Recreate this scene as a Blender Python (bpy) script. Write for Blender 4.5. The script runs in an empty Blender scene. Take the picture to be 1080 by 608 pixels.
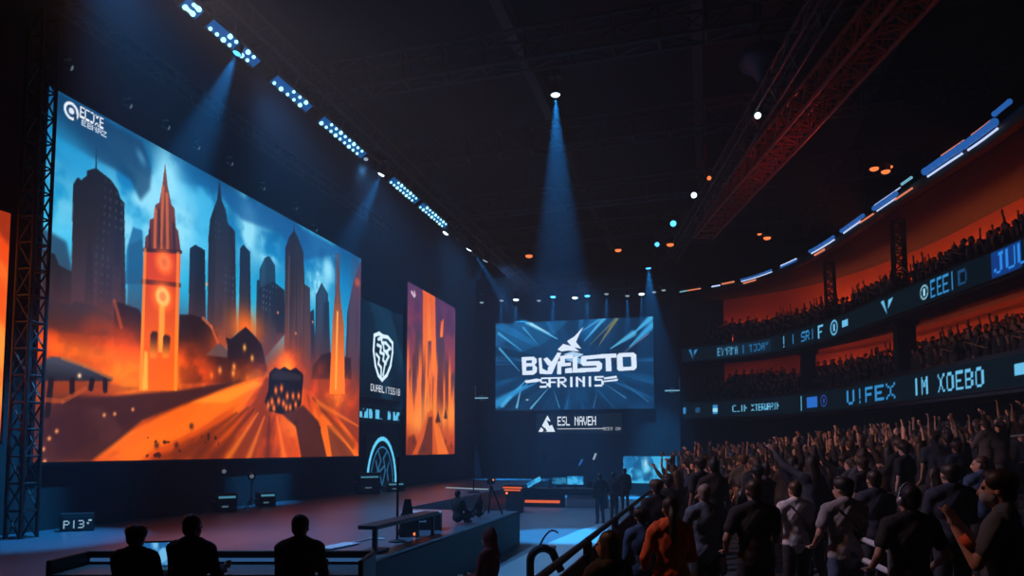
# Esports arena at night: stage with LED walls, standing crowd, curved balconies.
import bpy, bmesh, math, random
import numpy as np
from mathutils import Vector, Matrix, noise as mnoise
PI = math.pi
SC = bpy.context.scene
COL = SC.collection
RNG = random.Random(7)
V = Vector

# ------------------------------------------------------------------ helpers
def s2l(c):
    c = np.asarray(c, float)
    return np.where(c <= 0.04045, c / 12.92, ((c + 0.055) / 1.055) ** 2.4)

def rgb(*c):
    return tuple(float(x) for x in s2l(np.array(c) / 255.0))

def mat(name, col, rough=0.6, metal=0.0, var=0.25, scale=6.0, bump=0.0, rand=None, spec=0.5):
    """procedural surface: base colour broken up by noise, optional bump; rand = colours picked per object"""
    m = bpy.data.materials.new(name); m.use_nodes = True
    nt = m.node_tree; N = nt.nodes; L = nt.links
    b = N['Principled BSDF']
    b.inputs['Roughness'].default_value = rough
    b.inputs['Metallic'].default_value = metal
    b.inputs['Specular IOR Level'].default_value = spec
    tc = N.new('ShaderNodeTexCoord'); nz = N.new('ShaderNodeTexNoise')
    nz.inputs['Scale'].default_value = scale; nz.inputs['Detail'].default_value = 4
    L.new(tc.outputs['Object'], nz.inputs['Vector'])
    mr = N.new('ShaderNodeMapRange')
    mr.inputs['To Min'].default_value = 1 - var; mr.inputs['To Max'].default_value = 1 + var
    L.new(nz.outputs['Fac'], mr.inputs['Value'])
    mx = N.new('ShaderNodeVectorMath'); mx.operation = 'SCALE'
    if rand:
        oi = N.new('ShaderNodeObjectInfo'); cr = N.new('ShaderNodeValToRGB')
        cr.color_ramp.interpolation = 'CONSTANT'
        e = cr.color_ramp.elements
        for i, c in enumerate(rand):
            q = e[i] if i < 2 else e.new(i / len(rand))
            q.position = i / len(rand); q.color = (*c, 1)
        L.new(oi.outputs['Random'], cr.inputs['Fac']); L.new(cr.outputs['Color'], mx.inputs[0])
    else:
        mx.inputs[0].default_value = col[:3]
    L.new(mr.outputs['Result'], mx.inputs['Scale'])
    L.new(mx.outputs['Vector'], b.inputs['Base Color'])
    if bump:
        bp = N.new('ShaderNodeBump'); bp.inputs['Strength'].default_value = bump
        L.new(nz.outputs['Fac'], bp.inputs['Height']); L.new(bp.outputs['Normal'], b.inputs['Normal'])
    return m

def emit(name, col, s):
    m = bpy.data.materials.new(name); m.use_nodes = True
    b = m.node_tree.nodes['Principled BSDF']
    b.inputs['Base Color'].default_value = (0.01, 0.01, 0.012, 1)
    b.inputs['Emission Color'].default_value = (*col[:3], 1)
    b.inputs['Emission Strength'].default_value = s
    return m

def display_mat(name, gain=1.0):
    m = bpy.data.materials.new(name); m.use_nodes = True
    nt = m.node_tree; b = nt.nodes['Principled BSDF']
    a = nt.nodes.new('ShaderNodeAttribute'); a.attribute_name = 'picture'
    b.inputs['Base Color'].default_value = (0.002, 0.002, 0.003, 1); b.inputs['Roughness'].default_value = 0.8; b.inputs['Specular IOR Level'].default_value = .05
    nt.links.new(a.outputs['Color'], b.inputs['Emission Color'])
    b.inputs['Emission Strength'].default_value = gain
    return m

def link(o, parent=None):
    COL.objects.link(o)
    if parent is not None: o.parent = parent
    return o

def tag(o, label=None, cat=None, group=None, kind=None):
    if label: o['label'] = label
    if cat: o['category'] = cat
    if group: o['group'] = group
    if kind: o['kind'] = kind
    return o

def empty(name, loc=(0, 0, 0), rz=0.0, label=None, cat=None, group=None, rot=None):
    o = bpy.data.objects.new(name, None); o.empty_display_size = 0.2
    link(o); o.location = loc; o.rotation_euler = rot if rot else (0, 0, rz)
    return tag(o, label, cat, group)

class MB:
    """collects shapes for ONE mesh object"""
    def __init__(s): s.bm = bmesh.new()
    def box(s, c, d, rot=None, bev=0.0):
        r = bmesh.ops.create_cube(s.bm, size=1.0)['verts']
        M = Matrix.Translation(V(c)) @ (rot.to_4x4() if rot else Matrix.Identity(4)) @ Matrix.Diagonal((d[0], d[1], d[2], 1))
        bmesh.ops.transform(s.bm, matrix=M, verts=r)
        if bev:
            es = list({e for v in r for e in v.link_edges})
            bmesh.ops.bevel(s.bm, geom=es, offset=bev, segments=2, affect='EDGES', profile=0.5)
        return s
    def tube(s, p, q, r0, r1=None, n=10, caps=True):
        p = V(p); q = V(q); r1 = r0 if r1 is None else r1
        d = q - p
        if d.length < 1e-6: return s
        M = Matrix.Translation((p + q) / 2) @ d.to_track_quat('Z', 'Y').to_matrix().to_4x4()
        bmesh.ops.create_cone(s.bm, cap_ends=caps, segments=n, radius1=r0, radius2=r1, depth=d.length, matrix=M)
        return s
    def path(s, pts, r, n=8):
        for a, b in zip(pts[:-1], pts[1:]): s.tube(a, b, r, n=n)
        for a in pts[1:-1]: s.ball(a, (r, r, r), 8, 6)
        return s
    def ball(s, c, r, u=16, v=10, rot=None):
        M = Matrix.Translation(V(c)) @ (rot.to_4x4() if rot else Matrix.Identity(4)) @ Matrix.Diagonal((r[0], r[1], r[2], 1))
        nv = s.bm.verts.new; nf = s.bm.faces.new
        a = nv(M @ V((0, 0, 1))); b = nv(M @ V((0, 0, -1))); rows = []
        for j in range(1, v):
            t = PI * j / v; rows.append([nv(M @ V((math.sin(t) * math.cos(2 * PI * i / u), math.sin(t) * math.sin(2 * PI * i / u), math.cos(t)))) for i in range(u)])
        for i in range(u):
            k = (i + 1) % u; nf((a, rows[0][i], rows[0][k])); nf((b, rows[-1][k], rows[-1][i]))
            for p, q in zip(rows[:-1], rows[1:]): nf((p[i], q[i], q[k], p[k]))
        return s
    def lathe(s, prof, n=24, M=None):
        rings = []
        for (r, z) in prof:
            rings.append([s.bm.verts.new((r * math.cos(2 * PI * k / n), r * math.sin(2 * PI * k / n), z)) for k in range(n)])
        for a, b in zip(rings[:-1], rings[1:]):
            for k in range(n): s.bm.faces.new((a[k], a[(k + 1) % n], b[(k + 1) % n], b[k]))
        s.bm.faces.new(list(reversed(rings[0]))); s.bm.faces.new(rings[-1])
        if M is not None: bmesh.ops.transform(s.bm, matrix=M, verts=[v for r in rings for v in r])
        return s
    def prism(s, pts, ext):
        """closed polygon pts (3D) pushed along ext"""
        a = [s.bm.verts.new(p) for p in pts]; b = [s.bm.verts.new(V(p) + V(ext)) for p in pts]
        n = len(pts)
        s.bm.faces.new(a); s.bm.faces.new(list(reversed(b)))
        for k in range(n): s.bm.faces.new((a[k], b[k], b[(k + 1) % n], a[(k + 1) % n]))
        return s
    def build(s, name, m, parent=None, smooth=False, fix=True):
        if fix: bmesh.ops.recalc_face_normals(s.bm, faces=s.bm.faces)
        me = bpy.data.meshes.new(name); s.bm.to_mesh(me); s.bm.free()
        if smooth: me.polygons.foreach_set('use_smooth', [True] * len(me.polygons))
        for q in (m if isinstance(m, (list, tuple)) else [m]): me.materials.append(q)
        return link(bpy.data.objects.new(name, me), parent)

def copy_tree(o, parent=None):
    c = o.copy(); COL.objects.link(c)
    if parent is not None: c.parent = parent
    for ch in list(o.children): copy_tree(ch, c)
    return c

def frame(d, up=(0, 0, 1)):
    """rotation whose local -Z looks along d"""
    return V(d).to_track_quat('-Z', 'Y').to_matrix()

# ------------------------------------------------------------------ materials
M = {}
M['floor'] = mat('arena_concrete', (0.13, 0.14, 0.16), 0.38, var=0.25, scale=1.3, bump=0.04)
M['stage'] = mat('stage_vinyl', (0.08, 0.098, 0.13), 0.36, var=0.12, scale=0.7, bump=0.02, spec=1.0)
M['stage_side'] = mat('stage_skirt', (0.009, 0.01, 0.013), 0.7, var=0.2)
M['wall'] = mat('dark_wall', (0.012, 0.016, 0.022), 0.85, var=0.3, scale=1.5, bump=0.1)
M['drape'] = mat('dark_drape', (0.014, 0.022, 0.028), 0.9, var=0.35, scale=2.0, bump=0.15)
M['ceil'] = mat('black_ceiling', (0.006, 0.007, 0.009), 0.9, var=0.3, scale=1.0)
M['steel'] = mat('dark_steel', (0.05, 0.052, 0.058), 0.5, 0.6, var=0.3)
M['black'] = mat('black_plastic', (0.008, 0.009, 0.011), 0.5, var=0.3)
M['red'] = mat('dull_red', (0.4, 0.06, 0.035), 0.5, 0.2, var=0.35)  # even red base colour for the truss and cable loops
M['tier'] = mat('tier_concrete', (0.03, 0.034, 0.042), 0.8, var=0.3, scale=2)
M['redwall'] = mat('terracotta_wall', (0.34, 0.12, 0.07), 0.9, var=0.2, scale=0.8)
M['alu'] = mat('worn_aluminium', (0.4, 0.42, 0.45), 0.4, 0.8, var=0.2)
M['white'] = mat('white_paint', (0.6, 0.62, 0.66), 0.5, var=0.1)
M['deskgrey'] = mat('grey_laminate', (0.22, 0.23, 0.26), 0.5, var=0.15)
M['brown'] = mat('brown_steel', (0.055, 0.03, 0.024), 0.6, 0.3, var=0.3)

# ------------------------------------------------------------------ painting LED pictures
_h = np.random.RandomState(3).rand(256, 256)
def vnoise(x, y):
    xi = np.floor(x).astype(int); yi = np.floor(y).astype(int); fx = x - xi; fy = y - yi
    fx = fx * fx * (3 - 2 * fx); fy = fy * fy * (3 - 2 * fy)
    g = lambda a, b: _h[a % 256, b % 256]
    return (g(xi, yi) * (1 - fx) + g(xi + 1, yi) * fx) * (1 - fy) + (g(xi, yi + 1) * (1 - fx) + g(xi + 1, yi + 1) * fx) * fy
def fbm(x, y, o=4):
    t = 0; a = 0.5; n = 0
    for k in range(o):
        t = t + a * vnoise(x * 2 ** k + 17 * k, y * 2 ** k + 31 * k); n += a; a *= 0.5
    return t / n
def sstep(a, b, x):
    t = np.clip((x - a) / (b - a), 0, 1); return t * t * (3 - 2 * t)

FONT = {'A': '01110100011000111111100011000110001', 'B': '11110100011000111110100011000111110', 'C': '01111100001000010000100001000001111',
 'D': '11110100011000110001100011000111110', 'E': '11111100001000011110100001000011111', 'F': '11111100001000011110100001000010000',
 'G': '01111100001000010011100011000101111', 'H': '10001100011000111111100011000110001', 'I': '00100001000010000100001000010000100',
 'J': '00111000100001000010000101001001100', 'K': '10001100101010011000101001001010001', 'L': '10000100001000010000100001000011111',
 'M': '10001110111010110101100011000110001', 'N': '10001110011010110011100011000110001', 'O': '01110100011000110001100011000101110',
 'P': '11110100011000111110100001000010000', 'R': '11110100011000111110101001001010001', 'S': '01111100001000001110000010000111110',
 'T': '11111001000010000100001000010000100', 'U': '10001100011000110001100011000101110', 'V': '10001100011000110001010100101000100',
 'W': '10001100011000110101101011101110001', 'X': '10001010100010000100001000101010001', 'Y': '10001100010101000100001000010000100',
 'Z': '11111000010001000100010001000011111', '0': '01110100011001110101110011000101110', '8': '01110100011000101110100011000101110',
 '6': '01110100001000011110100011000101110', '5': '11111100001111000001000010000111110', '3': '11110000010000101110000010000111110', ' ': '0' * 35,
 '#': '01010010101111101010111110101001010', '!': '00100001000010000100001000000000100', '(': '00010001000100001000010000010000010',
 ')': '01000001000001000010000100010001000', '@': '01110100011011110101101111000001110'}

class Pic:
    def __init__(s, nx, ny, w, h):
        s.nx, s.ny, s.w, s.h = nx, ny, w, h
        u = np.linspace(0, 1, nx); v = np.linspace(0, 1, ny)
        s.U, s.V = np.meshgrid(u, v); s.X = s.U * w; s.Y = s.V * h
        s.C = np.zeros((ny, nx, 3))
    def put(s, m, col, a=1.0):
        m = np.clip(m * a, 0, 1)[..., None]
        col = np.asarray(col, float)
        if col.ndim == 1: col = col / 255.0
        s.C = s.C * (1 - m) + col * m
    def add(s, m, col, a=1.0):
        s.C = np.clip(s.C + (np.clip(m, 0, None) * a)[..., None] * np.asarray(col, float) / 255.0, 0, 1)
    def pmask(s, pts, soft=0):
        m = np.zeros(s.U.shape); n = len(pts)
        for dx, dy in ((-.25, -.25), (.25, .25), (-.25, .25), (.25, -.25)):
            x = s.U + dx / s.nx; y = s.V + dy / s.ny; ins = np.zeros(x.shape, bool)
            for i in range(n):
                x0, y0 = pts[i]; x1, y1 = pts[(i + 1) % n]
                if y0 == y1: continue
                c = ((y0 > y) != (y1 > y)) & (x < (x1 - x0) * (y - y0) / (y1 - y0) + x0)
                ins ^= c
            m += ins * 0.25
        for k in range(soft):
            p = np.pad(m, 1, mode='edge'); m = (p[1:-1, 1:-1] * 2 + p[:-2, 1:-1] + p[2:, 1:-1] + p[1:-1, :-2] + p[1:-1, 2:]) / 6
        return m
    def poly(s, pts, col, a=1.0, soft=0, top=None):
        m = s.pmask(pts, soft)
        if top is not None:
            vs = [p[1] for p in pts]; t = sstep(min(vs), max(vs), s.V)[..., None]
            col = (np.asarray(col) * (1 - t) + np.asarray(top) * t) / 255.0
        s.put(m, col, a); return m
    def blob(s, c, rx, ry, col, a=1.0, p=1.0, ang=0.0, add=False):
        dx = s.X - c[0] * s.w; dy = s.Y - c[1] * s.h
        ca, sa = math.cos(ang), math.sin(ang)
        d = ((dx * ca + dy * sa) / rx) ** 2 + ((-dx * sa + dy * ca) / ry) ** 2
        m = np.exp(-d ** p)
        (s.add if add else s.put)(m, col, a)
    def line(s, p, q, w, col, a=1.0, w2=None, soft=0.3):
        ax, ay, bx, by = p[0] * s.w, p[1] * s.h, q[0] * s.w, q[1] * s.h
        dx, dy = bx - ax, by - ay; L2 = dx * dx + dy * dy + 1e-9
        t = np.clip(((s.X - ax) * dx + (s.Y - ay) * dy) / L2, 0, 1)
        d = np.hypot(s.X - ax - t * dx, s.Y - ay - t * dy)
        ww = w + ((w2 if w2 is not None else w) - w) * t
        s.put(1 - sstep(ww * (1 - soft), ww * (1 + soft) + 1e-6, d), col, a)
    def pline(s, pts, w, col, a=1.0):
        for p, q in zip(pts[:-1], pts[1:]): s.line(p, q, w, col, a)
    def text(s, t, x0, y0, x1, y1, col, a=1.0, gap=0.25, slant=0.0):
        """bitmap lettering filling the box x0..x1, y0..y1 (metres on the screen)"""
        n = len(t); cw = (x1 - x0) / (n - gap * (n > 1))
        for i, ch in enumerate(t):
            b = FONT.get(ch, FONT['O']); bx = x0 + i * cw; gw = cw * (1 - gap)
            fx = (s.X - bx - slant * (s.Y - y0)) / gw * 5; fy = (y1 - s.Y) / (y1 - y0) * 7
            ok = (fx >= 0) & (fx < 5) & (fy >= 0) & (fy < 7)
            g = np.array([int(c) for c in b]).reshape(7, 5)
            m = np.zeros(s.X.shape); m[ok] = g[np.clip(fy[ok].astype(int), 0, 6), np.clip(fx[ok].astype(int), 0, 4)]
            s.put(m, col, a)

def grid_mesh(name, pic, P, m, parent=None):
    """P: (ny,nx,3) positions; carries pic's colours as the attribute the display material shows"""
    ny, nx = pic.ny, pic.nx
    me = bpy.data.meshes.new(name)
    idx = np.arange(nx * ny).reshape(ny, nx)
    q = np.stack([idx[:-1, :-1], idx[:-1, 1:], idx[1:, 1:], idx[1:, :-1]], -1).reshape(-1, 4)
    me.vertices.add(nx * ny); me.vertices.foreach_set('co', P.reshape(-1).astype('f4'))
    me.loops.add(q.size); me.loops.foreach_set('vertex_index', q.reshape(-1).astype('i4'))
    me.polygons.add(len(q)); me.polygons.foreach_set('loop_start', np.arange(0, q.size, 4, dtype='i4'))
    me.update(calc_edges=True)
    at = me.color_attributes.new('picture', 'FLOAT_COLOR', 'POINT')
    c = np.ones((nx * ny, 4), 'f4'); c[:, :3] = s2l(pic.C).reshape(-1, 3)
    at.data.foreach_set('color', c.reshape(-1))
    me.materials.append(m); me.validate()
    return link(bpy.data.objects.new(name, me), parent)

def screen(name, o, uv, vv, pic, m, label, cat, nrm, depth=0.18, rim=0.06):
    """LED wall: lit face plus the cabinet it is mounted in"""
    o = V(o); uv = V(uv); vv = V(vv); n = V(nrm)
    base = o + uv / 2
    root = empty(name, base, 0, label, cat)
    P = (np.array(o - base)[None, None] + pic.U[..., None] * np.array(uv) + pic.V[..., None] * np.array(vv))
    d = grid_mesh('display', pic, P, m, root)
    mb = MB(); c = uv / 2 * 0 + vv / 2 - n * (depth / 2 + 0.012)
    dims = [abs(uv[i]) + abs(vv[i]) + abs(n[i]) * depth + (2 * rim if abs(n[i]) < .5 else 0) for i in range(3)]
    mb.box(c, dims); mb.build('cabinet', M['black'], root)
    return root

# ------------------------------------------------------------------ picture: burning city
def paint_city():
    p = Pic(560, 310, 14.48, 7.9)
    X, Y = p.X, p.Y
    t = p.V
    n1 = fbm(X * .45 + Y * .25, Y * .7 - X * .12, 5); n2 = fbm(X * 1.1 + 9, Y * 1.3 + 4, 5)
    sky = np.stack([np.interp(t, [.3, .6, .85, 1], [60, 44, 26, 18]), np.interp(t, [.3, .6, .85, 1], [150, 168, 122, 84]), np.interp(t, [.3, .6, .85, 1], [190, 208, 176, 128])], -1) / 255
    p.C[:] = sky
    p.put(sstep(.52, .72, n1), (84, 190, 230), .75)
    for c, rx, ry, al in (([(0.177,0.737)], 1.6, .9, .9), ([(0.243,0.874)], .5, 1.3, .8), ([(0.208,0.836)], .9, .7, .7), ([(0.023,0.720)], .9, 1.0, .45), ([(0.280,0.775)], .7, .9, .7),
                          ([(0.483,0.880)], .5, 1.2, .8), ([(0.549,0.832)], .7, .6, .8), ([(0.763,0.773)], .8, .7, .9), ([(0.817,0.862)], .5, .6, .7), ([(0.580,0.894)], .5, .5, .5)):
        c = c[0]; w = fbm(X * 1.5 + c[0] * 9, Y * 1.5, 4)
        dx = (X - c[0] * p.w) / rx; dy = (Y - c[1] * p.h) / ry
        p.put(np.exp(-(dx * dx + dy * dy)) * sstep(.25, .6, w) * 1.5, (146, 212, 234), al)
    p.poly([(0.009,0.995),(0.082,0.992),(0.182,0.985),(0.206,0.911),(0.203,0.848),(0.182,0.799),(0.160,0.850),(0.131,0.860),(0.085,0.861),(0.033,0.871),(0.006,0.877)], (24, 62, 96), .75, 8)
    p.poly([(0.295,0.973),(0.474,0.986),(0.741,0.987),(0.949,0.991),(0.885,0.970),(0.692,0.848),(0.602,0.921),(0.460,0.897),(0.389,0.950)], (30, 92, 146), .75, 9)
    p.blob([(0.016,0.859)][0], 1.5, .3, (40, 150, 200), .5, ang=-.5); p.blob([(0.102,0.811)][0], 1.6, .3, (52, 160, 206), .6, ang=-.5)
    p.blob([(0.181,0.936)][0], .22, .12, (90, 150, 185), .7, ang=-.8)
    # haze over the skyline
    p.poly([(-0.001,0.615),(0.040,0.598),(0.060,0.489),(0.029,0.399),(0.001,0.390)], (40, 62, 88), .8, 6)
    p.poly([(0.156,0.528),(0.157,0.638),(0.168,0.708),(0.189,0.710),(0.199,0.545)], (38, 104, 148), .9, 1)
    p.poly([(0.161,0.631),(0.163,0.652),(0.190,0.684),(0.202,0.457),(0.162,0.443)], (36, 90, 128), .7, 1)
    lo = (84, 54, 58)
    def tower(pts, top, bot=lo, win=None):
        vm = min(q[1] for q in pts); pts = [(q[0], q[1] - .14 if q[1] < vm + .02 else q[1]) for q in pts]
        top = tuple(c * .82 for c in top)
        m = p.poly(pts, bot, 1, 0, top=top)
        r = sstep(.42, .58, vnoise(X * 5 + 50, Y * .35)) * m
        p.put(r, (20, 28, 42), .25)
        wn = (np.mod(X, .17) < .06) & (np.mod(Y, .2) < .08)
        if win: p.put(m * wn * sstep(.5, .7, vnoise(X * 2, Y * 1.4)), win, .5)
    tower([(0.004,0.391),(0.001,0.556),(0.021,0.555),(0.029,0.528),(0.055,0.519),(0.062,0.410)], (46, 52, 66))
    tower([(0.518,0.488),(0.517,0.689),(0.580,0.730),(0.592,0.509)], (40, 84, 116)); tower([(0.528,0.510),(0.526,0.738),(0.543,0.790),(0.560,0.806),(0.583,0.778),(0.595,0.530)], (46, 100, 138))
    tower([(0.460,0.471),(0.456,0.786),(0.468,0.806),(0.491,0.788),(0.505,0.484)], (36, 62, 92))
    tower([(0.310,0.445),(0.307,0.712),(0.322,0.732),(0.349,0.726),(0.363,0.460)], (34, 56, 82))
    tower([(0.761,0.388),(0.759,0.720),(0.786,0.791),(0.819,0.751),(0.836,0.402)], (58, 88, 118)); tower([(0.798,0.395),(0.797,0.699),(0.825,0.718),(0.845,0.404)], (46, 66, 92))
    tower([(0.731,0.382),(0.730,0.633),(0.752,0.657),(0.775,0.390)], (44, 58, 82))
    tower([(0.913,0.325),(0.922,0.697),(0.952,0.849),(1.000,0.996),(1.005,0.339)], (84, 84, 116), (96, 66, 78))
    tower([(0.056,0.369),(0.047,0.762),(0.055,0.788),(0.062,0.785),(0.072,0.805),(0.072,0.819),(0.084,0.833),(0.087,0.835),(0.087,0.899),(0.090,0.837),(0.105,0.830),(0.119,0.823),(0.133,0.803),(0.139,0.781),(0.148,0.772),(0.161,0.400)], (36, 42, 58), (84, 66, 74), (74, 86, 104))
    tower([(0.363,0.444),(0.358,0.778),(0.361,0.841),(0.370,0.883),(0.380,0.924),(0.385,0.993),(0.388,0.995),(0.394,0.932),(0.407,0.905),(0.416,0.857),(0.439,0.842),(0.452,0.469)], (38, 58, 84), (80, 64, 74), (70, 100, 130))
    for k in range(12):
        p.line([(0.373,0.745)][0], [(0.373,0.514)][0], .03, (70, 98, 128), .08); break
    tower([(0.525,0.490),(0.525,0.662),(0.577,0.709),(0.622,0.692),(0.630,0.512)], (42, 62, 90), (76, 62, 72), (96, 130, 155))
    tower([(0.629,0.370),(0.622,0.868),(0.637,0.924),(0.654,0.957),(0.656,0.991),(0.660,0.960),(0.677,0.937),(0.699,0.889),(0.708,0.751),(0.732,0.744),(0.744,0.393)], (48, 56, 76), (120, 76, 66))
    p.poly([(0.592,0.502),(0.592,0.696),(0.622,0.692),(0.626,0.511)], (36, 44, 62), .9)
    for xx in (303, 307, 312, 317):
        pass
    p.pline([(0.639,0.844),(0.644,0.405)], .03, (120, 104, 104), .5); p.pline([(0.671,0.859),(0.676,0.391)], .03, (30, 34, 48), .6); p.pline([(0.698,0.747),(0.701,0.396)], .03, (110, 84, 80), .5)
    # warm smoke band behind the roofs
    p.put(sstep(.60, .36, t) * (.55 + .5 * n2), (96, 58, 60), .75)
    p.put(sstep(.46, .30, t) * (.5 + .5 * n2), (120, 52, 40), .8)
    p.put(sstep(.40, .16, t), (150, 58, 28), .8)
    # roofs and houses
    dk = (44, 28, 32)
    p.poly([(0.002,0.285),(-0.001,0.456),(0.015,0.450),(0.028,0.429),(0.054,0.429),(0.059,0.441),(0.096,0.443),(0.135,0.423),(0.149,0.396),(0.153,0.321)], dk, .95, 1, top=(62, 52, 62))
    p.poly([(0.002,0.352),(0.030,0.348),(0.150,0.365),(0.153,0.264),(0.002,0.236)], (112, 52, 30), .75, 4)
    p.poly([(0.137,0.317),(0.135,0.468),(0.149,0.468),(0.187,0.463),(0.193,0.451),(0.201,0.323)], (38, 26, 30), .95, 1)
    p.pline([(0.135,0.468),(0.151,0.397)], .05, (170, 92, 60), .6)
    p.poly([(0.286,0.314),(0.285,0.478),(0.317,0.489),(0.349,0.486),(0.371,0.466),(0.392,0.445),(0.399,0.379),(0.414,0.341)], (42, 26, 30), .95, 1); p.pline([(0.349,0.486),(0.374,0.464),(0.395,0.412)], .05, (200, 110, 70), .7)
    p.blob([(0.482,0.489)][0], .8, .55, (238, 116, 36), .95); p.blob([(0.401,0.403)][0], .5, .5, (210, 90, 40), .7)
    p.poly([(0.357,0.356),(0.384,0.396),(0.401,0.413),(0.437,0.381),(0.438,0.367)], (92, 78, 82), .9, 1)
    p.poly([(0.427,0.316),(0.424,0.413),(0.418,0.439),(0.433,0.436),(0.448,0.454),(0.482,0.496),(0.512,0.472),(0.540,0.442),(0.563,0.342)], (38, 28, 36), 1, 1)
    p.poly([(0.293,0.250),(0.290,0.347),(0.357,0.359),(0.444,0.368),(0.494,0.372),(0.562,0.364),(0.550,0.309),(0.428,0.275)], (52, 28, 28), .95, 2)
    for q in [(0.378,0.293),(0.403,0.315),(0.445,0.312),(0.480,0.416),(0.507,0.382),(0.449,0.271),(0.357,0.247),(0.447,0.337)]: p.blob(q, .08, .1, (255, 190, 96), .9)
    p.poly([(0.745,0.342),(0.752,0.403),(0.796,0.464),(0.839,0.482),(0.856,0.361)], (40, 30, 38), .95, 1); p.poly([(0.896,0.368),(0.899,0.478),(0.947,0.480),(0.954,0.378)], (44, 32, 40), .9, 1)
    # fire
    fl = sstep(.3, .75, fbm(X * 1.3 - 3, Y * 1.6 - X * .3, 5))
    def fire(c, rx, ry, col, a):
        dx = (X - c[0] * p.w) / rx; dy = (Y - c[1] * p.h) / ry
        p.put(np.exp(-(dx * dx + dy * dy)) * (.45 + .9 * fl), col, a)
    for c, rx, ry, al in (([(0.056,0.298)], 1.5, .5, .9), ([(0.120,0.269)], 1.6, .8, 1), ([(0.179,0.261)], 1.2, .8, 1), ([(0.292,0.281)], 1.0, .7, .9), ([(0.337,0.299)], .9, .5, .6), ([(0.529,0.306)], 1.0, .6, .9),
                          ([(0.648,0.386)], 1.0, .7, .9), ([(0.754,0.323)], 1.6, .6, .8), ([(0.897,0.300)], 1.3, .7, .9)):
        fire(c[0], rx, ry, (232, 82, 18), al)
    for c, rx, ry, al in (([(0.079,0.303)], .8, .22, .8), ([(0.155,0.253)], .9, .4, .9), ([(0.192,0.237)], .7, .5, .9), ([(0.273,0.262)], .5, .5, .7), ([(0.526,0.301)], .7, .3, 1), ([(0.641,0.372)], .5, .4, .8), ([(0.877,0.275)], .7, .3, .7)):
        fire(c[0], rx, ry, (255, 146, 36), al)
    # road of embers
    p.poly([(0.039,0.001),(0.143,0.087),(0.247,0.161),(0.399,0.250),(0.539,0.315),(0.630,0.331),(0.824,0.247),(1.005,0.053),(1.006,-0.013)], (206, 82, 18), .95, 5)
    st = fbm((X - 9.7) / (np.abs(Y - 3.6) + .4) * 2.2, 3 + Y * .5, 5)
    rd = p.pmask([(0.039,0.001),(0.143,0.087),(0.247,0.161),(0.399,0.250),(0.539,0.315),(0.630,0.331),(0.824,0.247),(1.005,0.053),(1.006,-0.013)], 4)
    p.put(rd * sstep(.5, .66, st), (250, 134, 34), .6); p.put(rd * sstep(.5, .32, st), (120, 48, 22), .8)
    p.poly([(0.125,0.045),(0.294,0.172),(0.516,0.296),(0.557,0.295),(0.430,0.178),(0.297,0.072),(0.186,0.006)], (240, 116, 26), .75, 7); p.poly([(0.319,0.190),(0.516,0.296),(0.543,0.290),(0.429,0.202)], (255, 156, 50), .7, 5)
    p.poly([(0.001,0.000),(-0.002,0.191),(0.035,0.183),(0.137,0.189),(0.293,0.228),(0.496,0.300),(0.319,0.193),(0.204,0.121),(0.141,0.045),(0.101,-0.000)], (60, 32, 34), .92, 5)
    p.put(p.pmask([(-0.002,0.154),(0.123,0.154),(0.163,0.088),(0.099,-0.000),(0.000,0.003)], 6) * sstep(.35, .6, n2), (92, 52, 48), .6)
    p.poly([(0.000,0.176),(0.140,0.223),(0.201,0.221),(0.103,0.179)], (130, 58, 30), .5, 5)
    p.poly([(0.618,0.181),(0.713,0.222),(0.784,0.157),(0.829,-0.009),(0.709,-0.006),(0.681,0.130)], (66, 34, 32), .9, 4); p.poly([(0.826,0.147),(0.860,0.140),(0.977,-0.003),(0.853,-0.001)], (84, 44, 38), .7, 4)
    for a, b in (([(0.336,0.002)], [(0.498,0.192)]), ([(0.391,0.001)], [(0.518,0.187)]), ([(0.289,0.003)], [(0.460,0.167)]), ([(0.570,-0.003)], [(0.574,0.162)]), ([(0.965,0.053)], [(0.755,0.260)])):
        p.line(a[0], b[0], .16, (88, 36, 22), .6, .04, 1.0)
    for a, b in (([(0.502,-0.002)], [(0.556,0.161)]), ([(0.637,-0.005)], [(0.603,0.164)]), ([(0.802,0.180)], [(0.966,0.025)]), ([(0.434,-0.000)], [(0.532,0.173)]), ([(0.778,0.242)], [(0.997,0.148)])):
        p.line(a[0], b[0], .12, (250, 134, 36), .6, .03, 1.0)
    sp = (vnoise(X * 7, Y * 9) > .78) & (vnoise(X * 1.1 + 5, Y * 1.2 + 8) > .5)
    p.put(sp * p.pmask([(0.099,-0.000),(0.205,0.069),(0.462,0.101),(0.528,0.049),(0.503,-0.009)]), (56, 26, 22), .85)
    # clock tower
    p.poly([(0.195,0.214),(0.195,0.651),(0.283,0.687),(0.285,0.227)], (248, 124, 26), 1, 0, top=(178, 56, 18))
    p.put(p.pmask([(0.195,0.214),(0.195,0.651),(0.283,0.687),(0.285,0.227)]) * (.4 + .9 * (n2 - .3)), (214, 76, 16), .55)
    p.poly([(0.195,0.651),(0.197,0.694),(0.204,0.706),(0.205,0.752),(0.214,0.763),(0.217,0.808),(0.226,0.820),(0.232,0.879),(0.237,0.958),(0.245,0.888),(0.256,0.832),(0.264,0.824),(0.269,0.763),(0.275,0.754),(0.284,0.688)], (96, 50, 40), 1, 0, top=(120, 66, 44))
    for a, b in (([(0.234,0.875)], [(0.234,0.676)]), ([(0.244,0.859)], [(0.250,0.684)]), ([(0.218,0.790)], [(0.219,0.668)])):
        p.line(a[0], b[0], .05, (206, 112, 54), .75)
    p.pline([(0.206,0.717),(0.208,0.657)], .04, (50, 30, 34), .8); p.pline([(0.263,0.772),(0.267,0.686)], .05, (54, 34, 36), .8); p.pline([(0.227,0.796),(0.230,0.674)], .04, (56, 32, 34), .7)
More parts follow.
